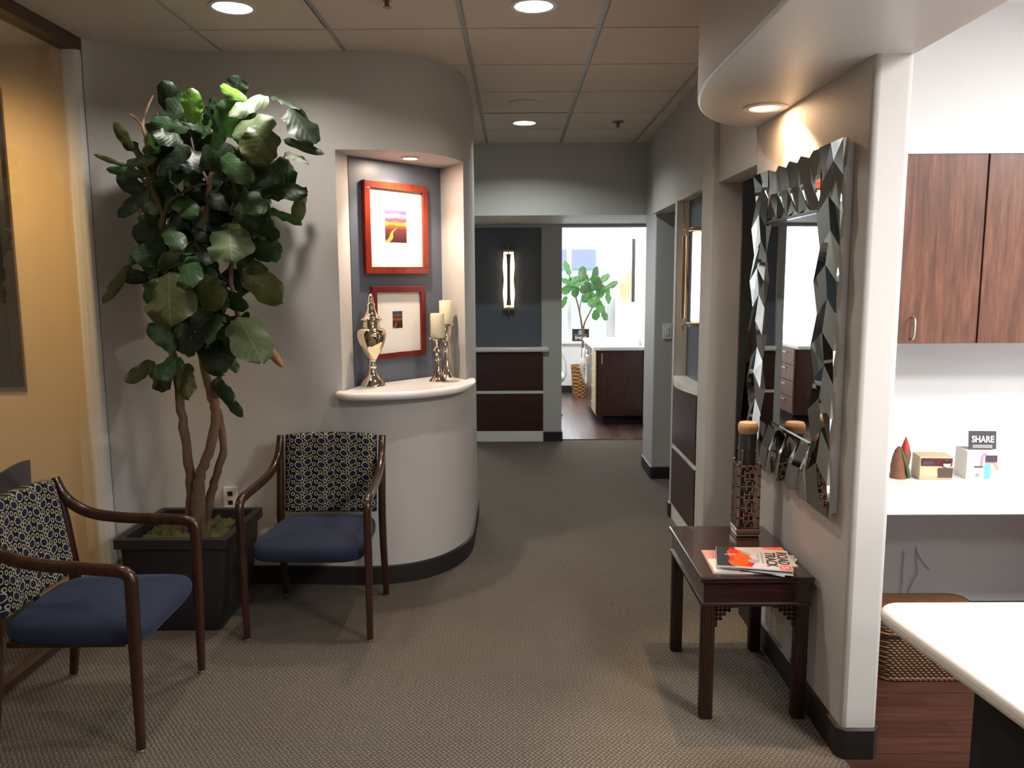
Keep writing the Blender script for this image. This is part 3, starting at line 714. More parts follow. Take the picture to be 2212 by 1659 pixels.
# ================================================================= fig tree
tr = thing('potted_fig_tree', 'tall fiddle leaf fig in a square black planter by the curved wall', 'potted tree', (0, 0, 0))
b = MB()
def sq(h, z, cx=-1.535, cy=3.64, r=.03):
    out = []
    for sx, sy, a0 in ((1, 1, 0), (-1, 1, PI/2), (-1, -1, PI), (1, -1, 1.5*PI)):
        for k_ in range(4): a = a0+k_*PI/6; out.append((cx+sx*(h-r)+r*math.cos(a), cy+sy*(h-r)+r*math.sin(a), z))
    return out
b.loft([sq(.165, 0), sq(.19, .05), sq(.214, .15), sq(.236, .34), sq(.240, .42)], cap=False)
b.loft([sq(.255, .42, r=.012), sq(.255, .463, r=.012), sq(.218, .463, r=.012), sq(.214, .37, r=.012)], cap=False); b.loft([sq(.240, .42), sq(.255, .42, r=.012)], cap=False)
b.face(sq(.165, 0)); b.build('planter', 'planter', tr, ang=30)
b = MB(); G_ = 26
vs = [[b.bm.verts.new((-1.535+.428*(i/G_-.5), 3.64+.428*(j/G_-.5), .405+.022*math.sin(i*.7)*math.cos(j*.9)+random.uniform(0, .026)+.02*math.exp(-((i-15)**2+(j-12)**2)/60))) for j in range(G_+1)] for i in range(G_+1)]
for i in range(G_):
    for j in range(G_): b.face([vs[i][j], vs[i+1][j], vs[i+1][j+1], vs[i][j+1]])
b.build('moss', 'moss', tr)
LEAF=[(-1.239,3.5,1.829,-1.198,3.394,1.695,0.197,4),
(-1.495,3.46,1.643,-1.459,3.34,1.422,0.231,3),
(-1.212,3.48,1.446,-1.088,3.39,1.263,0.187,4),
(-1.433,3.5,1.709,-1.373,3.385,1.583,0.113,1),
(-1.537,3.57,1.73,-1.638,3.447,1.706,0.108,1),
(-1.151,3.47,1.979,-1.065,3.38,1.888,0.108,1),
(-1.223,3.52,1.912,-1.058,3.482,1.857,0.098,0),
(-1.051,3.5,2.256,-1.115,3.45,2.1,0.167,3),
(-1.216,3.52,2.225,-1.017,3.467,2.276,0.123,4),
(-1.036,3.47,2.374,-1.17,3.362,2.283,0.084,4),
(-1.274,3.57,2.442,-1.14,3.494,2.362,0.047,2),
(-0.965,3.52,2.335,-0.835,3.418,2.181,0.133,0),
(-1.071,3.62,2.407,-0.916,3.507,2.341,0.037,0),
(-0.994,3.52,2.206,-0.806,3.401,2.128,0.041,0),
(-0.986,3.5,2.149,-0.858,3.391,2.096,0.037,4),
(-1.267,3.72,2.43,-1.228,3.683,2.505,0.103,0),
(-1.378,3.52,2.271,-1.364,3.473,2.408,0.093,2),
(-1.485,3.62,2.309,-1.515,3.571,2.432,0.098,0),
(-1.395,3.52,2.253,-1.544,3.47,2.283,0.069,1),
(-1.696,3.62,2.174,-1.71,3.509,2.275,0.051,3),
(-1.418,3.5,2.196,-1.499,3.401,2.212,0.084,0),
(-1.699,3.57,2.102,-1.809,3.503,2.145,0.024,3),
(-1.594,3.52,2.058,-1.741,3.463,2.076,0.043,1),
(-1.674,3.5,2.099,-1.523,3.455,2.124,0.051,1),
(-1.384,3.48,2.175,-1.511,3.438,2.045,0.074,0),
(-1.417,3.57,2.064,-1.534,3.449,2.042,0.049,0),
(-1.573,3.5,1.996,-1.686,3.431,1.875,0.063,0),
(-1.654,3.62,1.984,-1.739,3.557,2.068,0.084,0),
(-1.508,3.57,1.966,-1.377,3.491,1.89,0.093,1),
(-1.262,3.5,2.13,-1.106,3.388,2.021,0.103,1),
(-0.98,3.54,2.125,-1.106,3.457,2.009,0.103,0),
(-1.117,3.57,1.999,-0.89,3.449,1.985,0.113,0),
(-0.929,3.54,1.986,-0.948,3.503,1.849,0.063,3),
(-1.072,3.52,1.911,-0.918,3.477,1.85,0.047,1),
(-1.523,3.52,1.842,-1.429,3.445,1.742,0.093,1),
(-1.193,3.5,1.653,-1.005,3.4,1.52,0.138,3),
(-1.193,3.57,1.808,-1.074,3.531,1.696,0.113,0),
(-1.119,3.62,1.884,-1.063,3.547,1.772,0.071,0),
(-1.247,3.6,1.701,-1.099,3.558,1.64,0.065,0),
(-1.411,3.54,1.627,-1.276,3.495,1.528,0.113,0),
(-1.347,3.6,1.548,-1.195,3.521,1.48,0.084,0),
(-1.499,3.52,1.297,-1.583,3.431,1.415,0.093,1),
(-1.47,3.5,1.282,-1.346,3.43,1.39,0.084,0),
(-1.405,3.56,1.376,-1.3,3.473,1.198,0.167,0),
(-1.473,3.47,1.27,-1.535,3.356,1.195,0.09,1),
(-1.634,3.57,1.242,-1.722,3.471,1.162,0.071,3),
(-1.651,3.6,1.217,-1.585,3.551,1.112,0.133,0),
(-1.476,3.5,1.236,-1.417,3.374,1.104,0.096,3),
(-1.391,3.62,1.153,-1.266,3.495,1.072,0.069,0),
(-1.331,3.57,1.09,-1.228,3.503,1,0.051,0),
(-1.726,3.6,1.677,-1.812,3.498,1.509,0.051,3),
(-1.629,3.64,1.615,-1.777,3.563,1.625,0.071,0),
(-1.568,3.62,1.813,-1.681,3.537,1.814,0.123,0),
(-1.295,3.5,2.162,-1.217,3.404,2.237,0.063,0),
(-1.353,3.57,2.274,-1.293,3.54,2.386,0.043,0),
(-1.301,3.64,2.335,-1.23,3.53,2.379,0.049,0),
(-1.555,3.52,2.151,-1.538,3.431,2.216,0.059,1),
(-1.343,3.62,1.759,-1.42,3.51,1.681,0.108,0),
(-1.4,3.67,2.135,-1.458,3.603,2.005,0.108,0),
(-1.269,3.67,2.03,-1.334,3.568,1.926,0.118,0),
(-1.333,3.67,1.935,-1.418,3.576,1.843,0.118,0),
(-1.161,3.7,2.052,-1.264,3.645,1.97,0.108,0),
(-1.535,3.72,2.018,-1.643,3.622,1.951,0.108,0),
(-1.572,3.72,1.892,-1.698,3.646,1.878,0.128,0),
(-1.471,3.7,1.783,-1.55,3.66,1.685,0.118,0),
(-1.095,3.67,2.01,-0.962,3.55,2.07,0.088,0),
(-1.418,3.68,1.879,-1.24,3.556,1.831,0.108,0),
(-1.691,3.7,1.755,-1.724,3.593,1.684,0.079,0),
(-1.36,3.7,1.635,-1.205,3.647,1.585,0.108,0),
(-1.344,3.62,1.381,-1.267,3.552,1.269,0.059,1),
(-1.318,3.64,1.261,-1.252,3.534,1.201,0.049,1)]
STEMS= [[(-1.556, 3.62, 0.377), (-1.537, 3.62, 0.513), (-1.514, 3.6, 0.63), (-1.518, 3.58, 0.855), (-1.541, 3.6, 1.046), (-1.562, 3.62, 1.194), (-1.579, 3.62, 1.323), (-1.554, 3.6, 1.45), (-1.577, 3.58, 1.617), (-1.6, 3.62, 1.762), (-1.577, 3.62, 1.906), (-1.616, 3.62, 2.007), (-1.634, 3.62, 2.108)], [(-1.493, 3.59, 0.387), (-1.491, 3.59, 0.544), (-1.459, 3.57, 0.704), (-1.408, 3.57, 0.835), (-1.378, 3.59, 0.982), (-1.407, 3.62, 1.086), (-1.432, 3.62, 1.215), (-1.441, 3.62, 1.364), (-1.428, 3.64, 1.511), (-1.426, 3.62, 1.699), (-1.385, 3.62, 1.864), (-1.362, 3.62, 2.026), (-1.317, 3.62, 2.167), (-1.342, 3.62, 2.266)], [(-1.48, 3.64, 0.393), (-1.451, 3.64, 0.551), (-1.405, 3.62, 0.691), (-1.36, 3.61, 0.815), (-1.372, 3.62, 0.977), (-1.388, 3.62, 1.086), (-1.337, 3.59, 1.197), (-1.258, 3.57, 1.27)], [(-1.391, 3.64, 1.405), (-1.336, 3.62, 1.427), (-1.249, 3.58, 1.45), (-1.274, 3.59, 1.587), (-1.268, 3.6, 1.706), (-1.229, 3.62, 1.863), (-1.182, 3.62, 1.985), (-1.135, 3.62, 2.085), (-1.102, 3.6, 2.222)]]
BRANCH= [[(-1.579, 3.62, 1.865), (-1.543, 3.59, 1.929), (-1.5, 3.56, 1.964), (-1.403, 3.56, 2.014), (-1.346, 3.59, 2.031)], [(-1.616, 3.62, 2.007), (-1.665, 3.6, 2.07), (-1.711, 3.62, 2.129)], [(-1.6, 3.62, 1.762), (-1.638, 3.6, 1.854), (-1.683, 3.6, 1.921)], [(-1.634, 3.62, 2.108), (-1.633, 3.62, 2.228), (-1.634, 3.6, 2.284), (-1.613, 3.62, 2.367), (-1.588, 3.62, 2.414)], [(-1.634, 3.6, 2.28), (-1.666, 3.62, 2.312), (-1.695, 3.62, 2.334)], [(-1.182, 3.62, 1.985), (-1.086, 3.59, 2.061), (-0.994, 3.57, 2.157)], [(-1.274, 3.59, 1.587), (-1.326, 3.62, 1.616), (-1.335, 3.62, 1.637)], [(-1.317, 3.62, 2.167), (-1.239, 3.59, 2.28), (-1.191, 3.58, 2.356)], [(-1.362, 3.62, 2.026), (-1.412, 3.6, 2.164), (-1.423, 3.59, 2.261)]]

RAD = [(.024, .011), (.026, .009), (.022, .009), (.013, .007)]
TX, TY = STEMS[0][0][0], 3.64
for si, pts in enumerate(STEMS):
    P = [Vector(p) for p in pts]
    if si == 3: P = P
    C_ = catmull(P, 5); r0, r1 = RAD[si]; m_ = len(C_)
    C_ = [c+Vector((random.uniform(-.004, .004), random.uniform(-.004, .004), 0)) for c in C_]
    MB().tube(C_, [r0+(r1-r0)*(i/(m_-1))+random.uniform(-.0015, .0015) for i in range(m_)], 12).build('trunk', 'bark', tr)
MB().tube([(-1.485, 3.60, .39), (-1.475, 3.60, .55), (-1.470, 3.60, .665)], [.024, .022, .019], 12).build('trunk', 'bark', tr)
for bi, pts in enumerate(BRANCH):
    C_ = catmull(pts, 5); m_ = len(C_); dryb = bi in (3, 4)
    MB().tube(C_, [.0085-.005*i/(m_-1) for i in range(m_)], 8).build('bare_twig' if dryb else 'branch', 'twig' if dryb else 'bark', tr)
def leaf(b, base, tip, w, droop=.12, cup=.12, roll=0.0, mi=0, facing=(.25, -1, .35)):
    base, tip = Vector(base), Vector(tip); d = tip-base; Ln = d.length; t = d.normalized(); F = Vector(facing).normalized()
    nrm = (F-t*F.dot(t)); nrm = nrm.normalized() if nrm.length > .1 else t.orthogonal().normalized()
    side = t.cross(nrm); q = Matrix.Rotation(roll, 3, t); nrm, side = q@nrm, q@side
    NU, NV = 8, 12; b.mi = mi; grid = []; ph = random.uniform(0, 6)
    for j in range(NV+1):
        v = j/NV
        hw = w/2*(.10+.90*math.sin(PI*min(1, v**.80*.93+.03))**.58)*(1-.22*math.exp(-((v-.36)/.13)**2)) if 0 < v < 1 else w*.04
        row = []
        for i in range(NU+1):
            u = i/NU*2-1
            wav = .07*w*math.sin(v*13+ph+u*2)*abs(u)**2
            p = base+t*(Ln*v)+side*(u*hw)+nrm*(cup*w*u*u*-.6+wav-droop*Ln*(v-.3)**2*(1 if v > .3 else .2)+.012*math.sin(v*22)*abs(u)*.35)
            row.append((b.bm.verts.new(p), (i/NU, v)))
        grid.append(row)
    for j in range(NV):
        for i in range(NU):
            a = [grid[j][i], grid[j][i+1], grid[j+1][i+1], grid[j+1][i]]; b.face([x[0] for x in a], [x[1] for x in a])
b = MB(); b.uv = b.bm.loops.layers.uv.new('UVMap')
for x0, y0, z0, x1, y1, z1, w, tone in LEAF:
    hz = random.uniform(-.25, .5); leaf(b, (x0, y0, z0), (x1, y1, z1), w*1.06, .14, .14, random.uniform(-.35, .35), int(tone), (random.uniform(-.35, .5), -1, hz if tone != 4 else .75))
for i in range(104):          # inner and rear foliage of the crown
    a = random.uniform(0, 2*PI); r = math.sqrt(random.random()); cz = 1.97+.42*r*math.sin(a); cx = -1.39+.33*r*math.cos(a); cy = random.uniform(3.50, 3.86)
    dr = Vector((math.cos(a)*.8+random.uniform(-.6, .6), random.uniform(-.8, .5), math.sin(a)*.5+random.uniform(-.7, .5))).normalized()
    Ln = random.uniform(.13, .20); p = Vector((cx, cy, cz)); leaf(b, p-dr*Ln/2, p+dr*Ln/2, random.uniform(.10, .16), .15, .15, random.uniform(-.8, .8), random.choice((0, 0, 0, 1, 3)), (random.uniform(-.6, .6), -1, random.uniform(-.1, .9)))
for i in range(26):          # leaves around the stems below the crown
    a = random.uniform(0, 2*PI); p = Vector((-1.44+random.uniform(-.16, .19), random.uniform(3.45, 3.72), random.uniform(1.30, 1.72))); dr = Vector((math.cos(a), random.uniform(-.6, .2), math.sin(a)*.8-.25)).normalized(); Ln = random.uniform(.14, .20)
    leaf(b, p-dr*Ln/2, p+dr*Ln/2, random.uniform(.10, .16), .15, .15, random.uniform(-.7, .7), random.choice((0, 0, 1, 3)), (random.uniform(-.5, .5), -1, random.uniform(0, .7)))
fo = b.build('foliage', ['leafD', 'leafM', 'leafB', 'leafO', 'leafP'], tr, ang=80)
b = MB(); b.uv = b.bm.loops.layers.uv.new('UVMap'); leaf(b, (-1.155, 3.6, 1.335), (-1.055, 3.56, 1.225), .045, .3, .5); b.build('dry_leaf', 'dry', tr, ang=80)
# ================================================================= faceted mirror
mr = thing('faceted_mirror', 'tall mirror with a wide frame of faceted mirror pieces on the pier wall', 'mirror', (1.085, 3.055, 1.42), -PI/2)   # local x -> -Y, local -y -> -X
MW, MH = .475, .62
MB().box(-MW+.012, MW-.012, -.032, 0, -MH+.012, MH-.012).build('backing', 'mirback', mr, smooth=False, bevel=.004)
IW, IH = .275, .415
b = MB(); b.box(-IW-.02, IW+.02, -.034, -.0325, -IH-.02, IH+.02); b.build('glass', 'mirror', mr, smooth=False)
MB().box(-IW-.006, IW+.006, -.040, -.036, IH-.012, IH).build('inner_bevel', 'facet', mr, smooth=False); MB().box(-IW-.006, IW+.006, -.040, -.036, -IH, -IH+.012).build('inner_bevel', 'facet', mr, smooth=False)
def strip(pA, pB, rows, wA, inward, inv=0):     # herringbone of folded facets, two columns deep
    b = MB(); pA, pB, inn = Vector(pA), Vector(pB), Vector(inward); d = (pB-pA)/rows; V = []
    for r in range(rows+1):
        hi = r % 2; row = []
        for c, (f, sk, zg) in enumerate(((0, 0, .016), (.5, .5, 0), (1.0, 0, -.016))):
            t = min(rows, r+sk); h = .0455 if hi else .034
            if r == rows: h = .034 if rows % 2 == 0 else .0455
            if inv: h = (.0425 if (r+c) % 2 else .0335)
            p = pA+d*t+inn*(wA*f+(zg if not hi and 0 < r < rows else 0)); row.append(b.bm.verts.new((p.x, -h, p.z)))
        V.append(row)
    s0 = b.bm.verts.new((pA.x+inn.x*wA/2, -.036, pA.z+inn.z*wA/2))
    b.face([V[0][0], V[0][1], s0]); b.face([s0, V[0][1], V[0][2]])
    for r in range(rows):
        A, B = V[r], V[r+1]
        for c in (0, 1):
            if r == rows-1 or inv: b.face([A[c], B[c], A[c+1]]); b.face([B[c], B[c+1], A[c+1]])
            else: b.face([A[c], B[c], B[c+1], A[c+1]])
        for c in (0, 2): b.face([A[c], B[c], (B[c].co.x, -.026, B[c].co.z), (A[c].co.x, -.026, A[c].co.z)])
    return b.build('facet_band', 'facet', mr, smooth=False)
FW = MW-IW
strip((-MW, 0, -MH), (-MW, 0, MH), 11, FW, (1, 0, 0)); strip((MW, 0, -MH), (MW, 0, MH), 11, FW, (-1, 0, 0))
strip((IW, 0, MH), (-IW, 0, MH), 9, MH-IH, (0, 0, -1), 1); strip((IW, 0, -MH), (-IW, 0, -MH), 9, MH-IH, (0, 0, 1), 1)

# ================================================================= side table
tb = thing('side_table', 'dark mahogany side table with fretwork corners under the faceted mirror', 'side table', (.864, 3.005, 0))
hx, hy, H = .203, .30, .545
b = MB(); b.box(-hx, hx, -hy, hy, H-.022, H); b.build('tabletop', 'mahogx', tb, smooth=False, bevel=.006, seg=3)
b = MB(); b.box(-hx+.012, hx-.012, -hy+.012, hy-.012, H-.10, H-.022); b.build('apron', 'mahogx', tb, smooth=False)
b = MB()
for q in ((-hx+.006, hx-.006, -hy+.006, -hy+.016), (-hx+.006, hx-.006, hy-.016, hy-.006), (-hx+.006, -hx+.016, -hy+.016, hy-.016), (hx-.016, hx-.006, -hy+.016, hy-.016)): b.box(*q, H-.112, H-.098)
b.build('apron_molding', 'mahogx', tb, smooth=False, bevel=.003)
for sx in (-1, 1):
    for sy in (-1, 1):
        cx, cy = sx*(hx-.034), sy*(hy-.034); b = MB(); w = .022
        b.box(cx-w, cx+w, cy-w, cy+w, 0, H-.10)
        for o_ in (-.011, 0, .011):
            b.box(cx+o_-.003, cx+o_+.003, cy-w-.0025, cy-w, .0, H-.115); b.box(cx-w-.0025, cx-w, cy+o_-.003, cy+o_+.003, .0, H-.115)
        b.build('leg', 'mahogz', tb, smooth=False, bevel=.002)
        for ax in (0, 1):
            b = MB(); L_ = .085; s = -sx if ax == 0 else -sy
            for (u0, u1, v0, v1) in ((0, L_, 0, .012), (0, .012, 0, L_), (.02, .026, .0, .06), (.0, .06, .02, .026), (.036, .042, 0, .042), (0, .042, .036, .042), (.052, .058, 0, .03), (.0, .03, .052, .058), (.026, .05, .05, .026)):
                if v0 > v1: continue
                if ax == 0: a0, a1 = sorted((cx+s*(w+u0), cx+s*(w+u1))); b.box(a0, a1, cy-.006, cy+.006, H-.112-v1, H-.112-v0)
                else: a0, a1 = sorted((cy+s*(w+u0), cy+s*(w+u1))); b.box(cx-.006, cx+.006, a0, a1, H-.112-v1, H-.112-v0)
            b.build('fretwork_bracket', 'mahogz', tb, smooth=False)

# fretwork jar
jr = thing('lantern_jar', 'copper fretwork jar with a cork lid on the side table', 'jar', (.955, 3.195, H), math.radians(0))
b = MB(); b.prism([(-.047, -.047), (.047, -.047), (.047, .047), (-.047, .047)], 0, .012); b.prism([(-.05, -.05), (.05, -.05), (.05, .05), (-.05, .05)], .012, .036); b.build('base', 'copper', jr, smooth=False, bevel=.008, seg=3)
hw, z0_, z1_ = .0445, .036, .302
for s_ in range(4):
    b = MB(); T = .0052
    def fb(u0, u1, v0, v1):
        q = Matrix.Rotation(s_*PI/2, 3, 'Z'); c = Vector(((u0+u1)/2, -hw, (v0+v1)/2)); b.obox(q@c, q@Vector((1, 0, 0)), q@Vector((0, 1, 0)), (0, 0, 1), (u1-u0)/2, .002, (v1-v0)/2)
    fb(-hw, -hw+.006, z0_, z1_); fb(hw-.006, hw, z0_, z1_); fb(-hw, hw, z0_, z0_+.005); fb(-hw, hw, z1_-.006, z1_)
    ph_ = (z1_-z0_)/3
    for k_ in range(3):
        zc = z0_+ph_*(k_+.5); h_ = ph_/2
        fb(-hw, hw, zc-h_-T/2, zc-h_+T/2)
        for a in (-1, 1):
            fb(*sorted((a*.033-T/2, a*.038+T/2)), zc-h_*.78, zc+h_*.78)
            fb(*sorted((a*.012, a*.033)), zc+h_*.74, zc+h_*.78); fb(*sorted((a*.012, a*.033)), zc-h_*.78, zc-h_*.74)
            fb(*sorted((a*.020-T/2, a*.020+T/2)), zc-h_*.5, zc+h_*.5); fb(*sorted((0, a*.020)), zc+a*h_*.5-T/2, zc+a*h_*.5+T/2)
            fb(*sorted((a*.020, a*hw)), zc-T/2, zc+T/2); fb(a*.012-T/2, a*.012+T/2, zc+h_*.55, zc+h_); fb(a*.012-T/2, a*.012+T/2, zc-h_, zc-h_*.55)
        fb(-T/2, T/2, zc-h_*.5, zc+h_*.5); fb(-.020, .020, zc+h_*.28-T/2, zc+h_*.28+T/2); fb(-.020, .020, zc-h_*.28-T/2, zc-h_*.28+T/2)
    b.build('fretwork_side', 'copper', jr, smooth=False)
for sx in (-1, 1):
    for sy in (-1, 1):
        MB().lathe([(.004, z1_-.004), (.004, z1_+.006), (.0055, z1_+.01), (.003, z1_+.015), (0, z1_+.016)], (sx*.041, sy*.041, 0), 10).build('finial', 'copper', jr)
        MB().lathe([(.003, z1_-.03), (.003, z1_+.052), (.0048, z1_+.056), (.003, z1_+.061), (0, z1_+.062)], (sx*.028, sy*.028, 0), 10).build('post', 'copper', jr)
MB().lathe([(0, .037), (.034, .037), (.035, .06), (.036, .36), (.036, .425), (.034, .43), (0, .43)], seg=28).build('glass_cylinder', 'dglass', jr)
MB().lathe([(0, .428), (.035, .428), (.039, .436), (.041, .45), (.039, .464), (.035, .472), (0, .472)], seg=32).build('cork_lid', 'cork', jr)

# magazines
def magazine(cx, cy, z, rot, w, h, mats, label):
    t = thing('magazine', label, 'magazine', (cx, cy, z), math.radians(rot), 'magazines fanned on the side table')
    b = MB(); b.mi = 0; b.box(-w/2, w/2, -h/2, h/2, 0, .0042); b.mi = 1; b.box(-w/2, w/2, -h/2, h/2, .0042, .005)
    b.build('pages', ['paper', mats], t, smooth=False); return t
mz = H
m1 = magazine(.826, 2.86, mz, -3, .215, .235, 'pinkd', 'magazine half covered at the bottom of the fan, white block on its pink cover')
MB().box(-.10, -.01, -.112, .02, .005, .0054).build('white_block', 'paper', m1, smooth=False)
m2 = magazine(.905, 2.842, mz+.0055, -32, .235, .20, 'paperc', 'magazine whose corner points furthest toward the wall'); MB().box(.03, .112, -.09, .09, .005, .0053).build('red_strip', 'pinkd', m2, smooth=False)
m3 = magazine(.90, 2.83, mz+.011, -20, .25, .21, 'silver', 'silvery magazine just under the top one')
m4 = magazine(.905, 2.862, mz+.0165, -2, .24, .205, 'paperc', 'magazine with an orange corner showing along the back of the pile')
MB().box(.045, .118, .03, .10, .005, .0053).build('orange_corner', 'pink', m4, smooth=False)
m5 = magazine(.880, 2.832, mz+.022, -13, .262, .212, 'paperc', 'top magazine with an orange car and black title letters')
cz = .0053
b = MB(); b.prism([(-.13, -.105), (-.07, -.105), (-.052, -.06), (-.05, .02), (-.062, .105), (-.13, .105)], .005, cz); b.build('dark_ground', 'charc', m5, smooth=False)
b = MB(); b.prism([(-.078, -.098), (-.01, -.100), (.004, -.06), (-.004, -.01), (-.018, .03), (-.04, .07), (-.078, .09), (-.092, .05), (-.082, -.02), (-.09, -.06)], cz, cz+.0004); b.build('orange_car', 'orange', m5, smooth=False)
for q in ([(-.03, -.09), (-.008, -.096), (.002, -.066), (-.014, -.05)], [(-.085, .03), (-.05, .036), (-.054, .082), (-.082, .086)], [(-.088, -.05), (-.07, -.044), (-.066, -.004), (-.08, .002)]): MB().prism(q, cz+.0004, cz+.0007).build('red_panel', 'red', m5, smooth=False)
MB().prism([(-.04, .048), (-.012, .018), (-.004, .034), (-.03, .066)], cz+.0004, cz+.0007).build('windscreen', 'silver', m5, smooth=False); MB().prism([(-.10, .01), (-.06, .02), (-.062, .03), (-.102, .02)], cz+.0004, cz+.0007).build('grey_streak', 'silver', m5, smooth=False)
MB().lathe([(0, 0), (.019, 0), (.019, .0004), (0, .0004)], (.0, -.036, cz+.0004), 20).build('wheel', 'silver', m5, smooth=False)
text('title_lettering', 'TRACK', .054, 'black', m5, (.062, -.006, .0056), (0, 0, -PI/2), .88, bold=.0006); text('title_lettering', 'ROAD', .054, 'black', m5, (.105, .014, .0056), (0, 0, -PI/2), .88, bold=.0006)
MB().box(.088, .128, -.104, -.066, .005, .0056).build('coral_tag', 'pink', m5, smooth=False); text('tag_lettering', 'S', .036, 'paper', m5, (.106, -.085, .0058), (0, 0, -PI/2))
b = MB()
for k_ in range(9): b.box(.030, .038, .062-k_*.013-.008, .062-k_*.013, .005, .0054)
for k_ in range(7): b.box(.018, .021, .05-k_*.013-.010, .05-k_*.013, .005, .0054)
b.build('small_print', 'inkblue', m5, smooth=False); MB().box(.047, .053, -.03, -.012, .005, .0054).build('coral_mark', 'pink', m5, smooth=False)

# ================================================================= outlet and switch
ol = thing('wall_outlet', 'white wall outlet low on the curved wall beside the planter', 'outlet', (-1.492, 4.03, .475))
MB().box(-.036, .036, -.006, .016, -.058, .058).build('plate', 'plastic', ol, smooth=False, bevel=.003)
for s_ in (-1, 1): MB().box(-.013, .013, -.008, -.005, s_*.024-.012, s_*.024+.012).build('socket', 'black', ol, smooth=False, bevel=.002)
sw = thing('light_switch', 'pale light switch on the side corridor wall', 'light switch', (1.205, 6.25, 1.19))
MB().box(-.037, .037, -.006, 0, -.06, .06).build('plate', 'plastic', sw, smooth=False, bevel=.003); MB().box(-.016, .016, -.009, -.005, -.033, .033).build('rocker', 'plastic', sw, smooth=False, bevel=.002)

# ================================================================= right room
wc = thing('wall_cabinet', 'walnut wall cabinet with tall flat doors above the white desk', 'wall cabinet', (0, 3.40, 1.318))
MB().box(1.30, 3.70, .02, .378, 0, .794).build('carcass', 'panel', wc, smooth=False)
xs = [1.30, 1.637, 1.983, 2.333, 2.68, 3.03, 3.38]
for i in range(6):
    d = MB().box(xs[i]+.004, xs[i+1]-.004, 0, .02, .002, .792).build('door', 'cabwood', wc, smooth=False, bevel=.001)
    hxp = xs[i]+.062 if i % 2 == 1 else xs[i+1]-.062
    pts = [(hxp, .0, .022), (hxp, -.022, .026), (hxp, -.03, .045), (hxp, -.031, .07), (hxp, -.03, .095), (hxp, -.022, .112), (hxp, 0, .116)]
    MB().tube(catmull(pts, 3), .005, 8).build('handle', 'nickel', d)
dk = thing('desk', 'white wall-to-wall desktop under the walnut cabinets', 'desk', (0, 0, 0))
MB().box(1.208, 4.28, 2.97, 3.778, .69, .74).build('desktop', 'white', dk, smooth=False, bevel=.004)
for x in (2.9, 3.7): MB().box(x-.015, x+.015, 3.2, 3.778, .0, .69).build('support', 'white', dk, smooth=False)
DZ = .74
fg = thing('figurine', 'small carved brown figurine with a red pointed tip beside the radio', 'figurine', (1.668, 3.36, DZ))
MB().lathe([(0, 0), (.036, 0), (.036, .01), (.030, .02), (.032, .05), (.026, .09), (.018, .12), (.008, .135), (0, .14)], (-.008, 0, 0), 14).build('body', 'figb', fg)
MB().lathe([(.012, .01), (.016, .05), (.021, .085), (.023, .108), (.018, .128)], (.017, -.004, 0), 12).build('side_figure', 'figb', fg)
MB().lathe([(.019, .125), (.016, .138), (.009, .160), (.0, .184)], (.017, -.004, 0), 12).build('red_tip', 'figr', fg)
MB().tube([(.03, -.02, .006), (.016, -.03, .05), (.0, -.024, .10), (-.006, -.012, .132)], [.008, .007, .006, .003], 8).build('green_band', 'figg', fg)
rd = thing('desk_radio', 'cream box radio with maroon face and silver dial on the desk', 'radio', (1.802, 3.345, DZ), math.radians(-4))
b = MB(); b.loft([[(-.068, -.03, .0), (.068, -.03, .0), (.068, .05, .0), (-.068, .05, .0)], [(-.070, -.036, .02), (.070, -.036, .02), (.070, .05, .02), (-.070, .05, .02)], [(-.068, -.028, .100), (.068, -.028, .100), (.068, .05, .106), (-.068, .05, .106)]]); b.build('case', 'cream', rd, smooth=False, bevel=.003)
MB().obox((0, -.0316, .077), (1, 0, 0), (0, 1, .1), (0, -.1, 1), .064, .002, .018).build('face_strip', 'maroon', rd, smooth=False); MB().obox((-.036, -.0336, .076), (1, 0, 0), (0, 1, .1), (0, -.1, 1), .022, .002, .009).build('display', 'inkgrey', rd, smooth=False)
b = MB(); b.lathe([(0, 0), (.017, 0), (.016, .006), (0, .007)], seg=24); o = b.build('dial', 'chrome', rd, loc=(.040, -.033, .073)); o.rotation_euler = (PI/2, 0, 0)
MB().obox((.036, -.0356, .033), (1, 0, 0), (0, 1, .1), (0, -.1, 1), .030, .002, .021).build('speaker_grille', 'brownm', rd, smooth=False)
sh = thing('brochure_box', 'white display box with a black SHARE card on top of the desk', 'display box', (2.015, 3.37, DZ), math.radians(-5))
MB().box(-.075, .058, -.05, .06, 0, .122).build('box', 'paper', sh, smooth=False, bevel=.002)
cd = MB().obox((.0, -.012, .165), (1, 0, 0), (0, 1, .08), (0, .12, 1), .056, .0025, .038).build('card', 'inkgrey', sh, smooth=False)
text('lettering', 'SHARE', .038, 'paper', sh, (.0, -.0165, .168), (PI/2-.1, 0, 0), .82, bold=.0012)
b = MB()
for k_ in range(12): b.box(-.04+k_*.0068, -.04+k_*.0068+.0045, -.019, -.0175, .139, .144); b.box(-.04+k_*.0068, -.04+k_*.0068+.0045, -.0193, -.0178, .132, .1365)
b.build('small_print', 'paper', sh, smooth=False)
yf = -.0505
MB().box(-.002, .023, yf-.001, yf, .004, .066).build('teal_figure', 'teal', sh, smooth=False)
b = MB(); b.prism([(0, 0), (1, 0), (1, 1), (0, 1)], 0, 1); b.bm.free()
def flat(poly, mat, name, par, y=yf, d=.0012):
    b = MB(); a = [b.bm.verts.new((x, y, z)) for x, z in poly]; c = [b.bm.verts.new((x, y-d, z)) for x, z in poly]; b.face(a); b.face(c[::-1]); n_ = len(poly)
    for i in range(n_): b.face([a[i], a[(i+1) % n_], c[(i+1) % n_], c[i]])
    return b.build(name, mat, par, smooth=False)
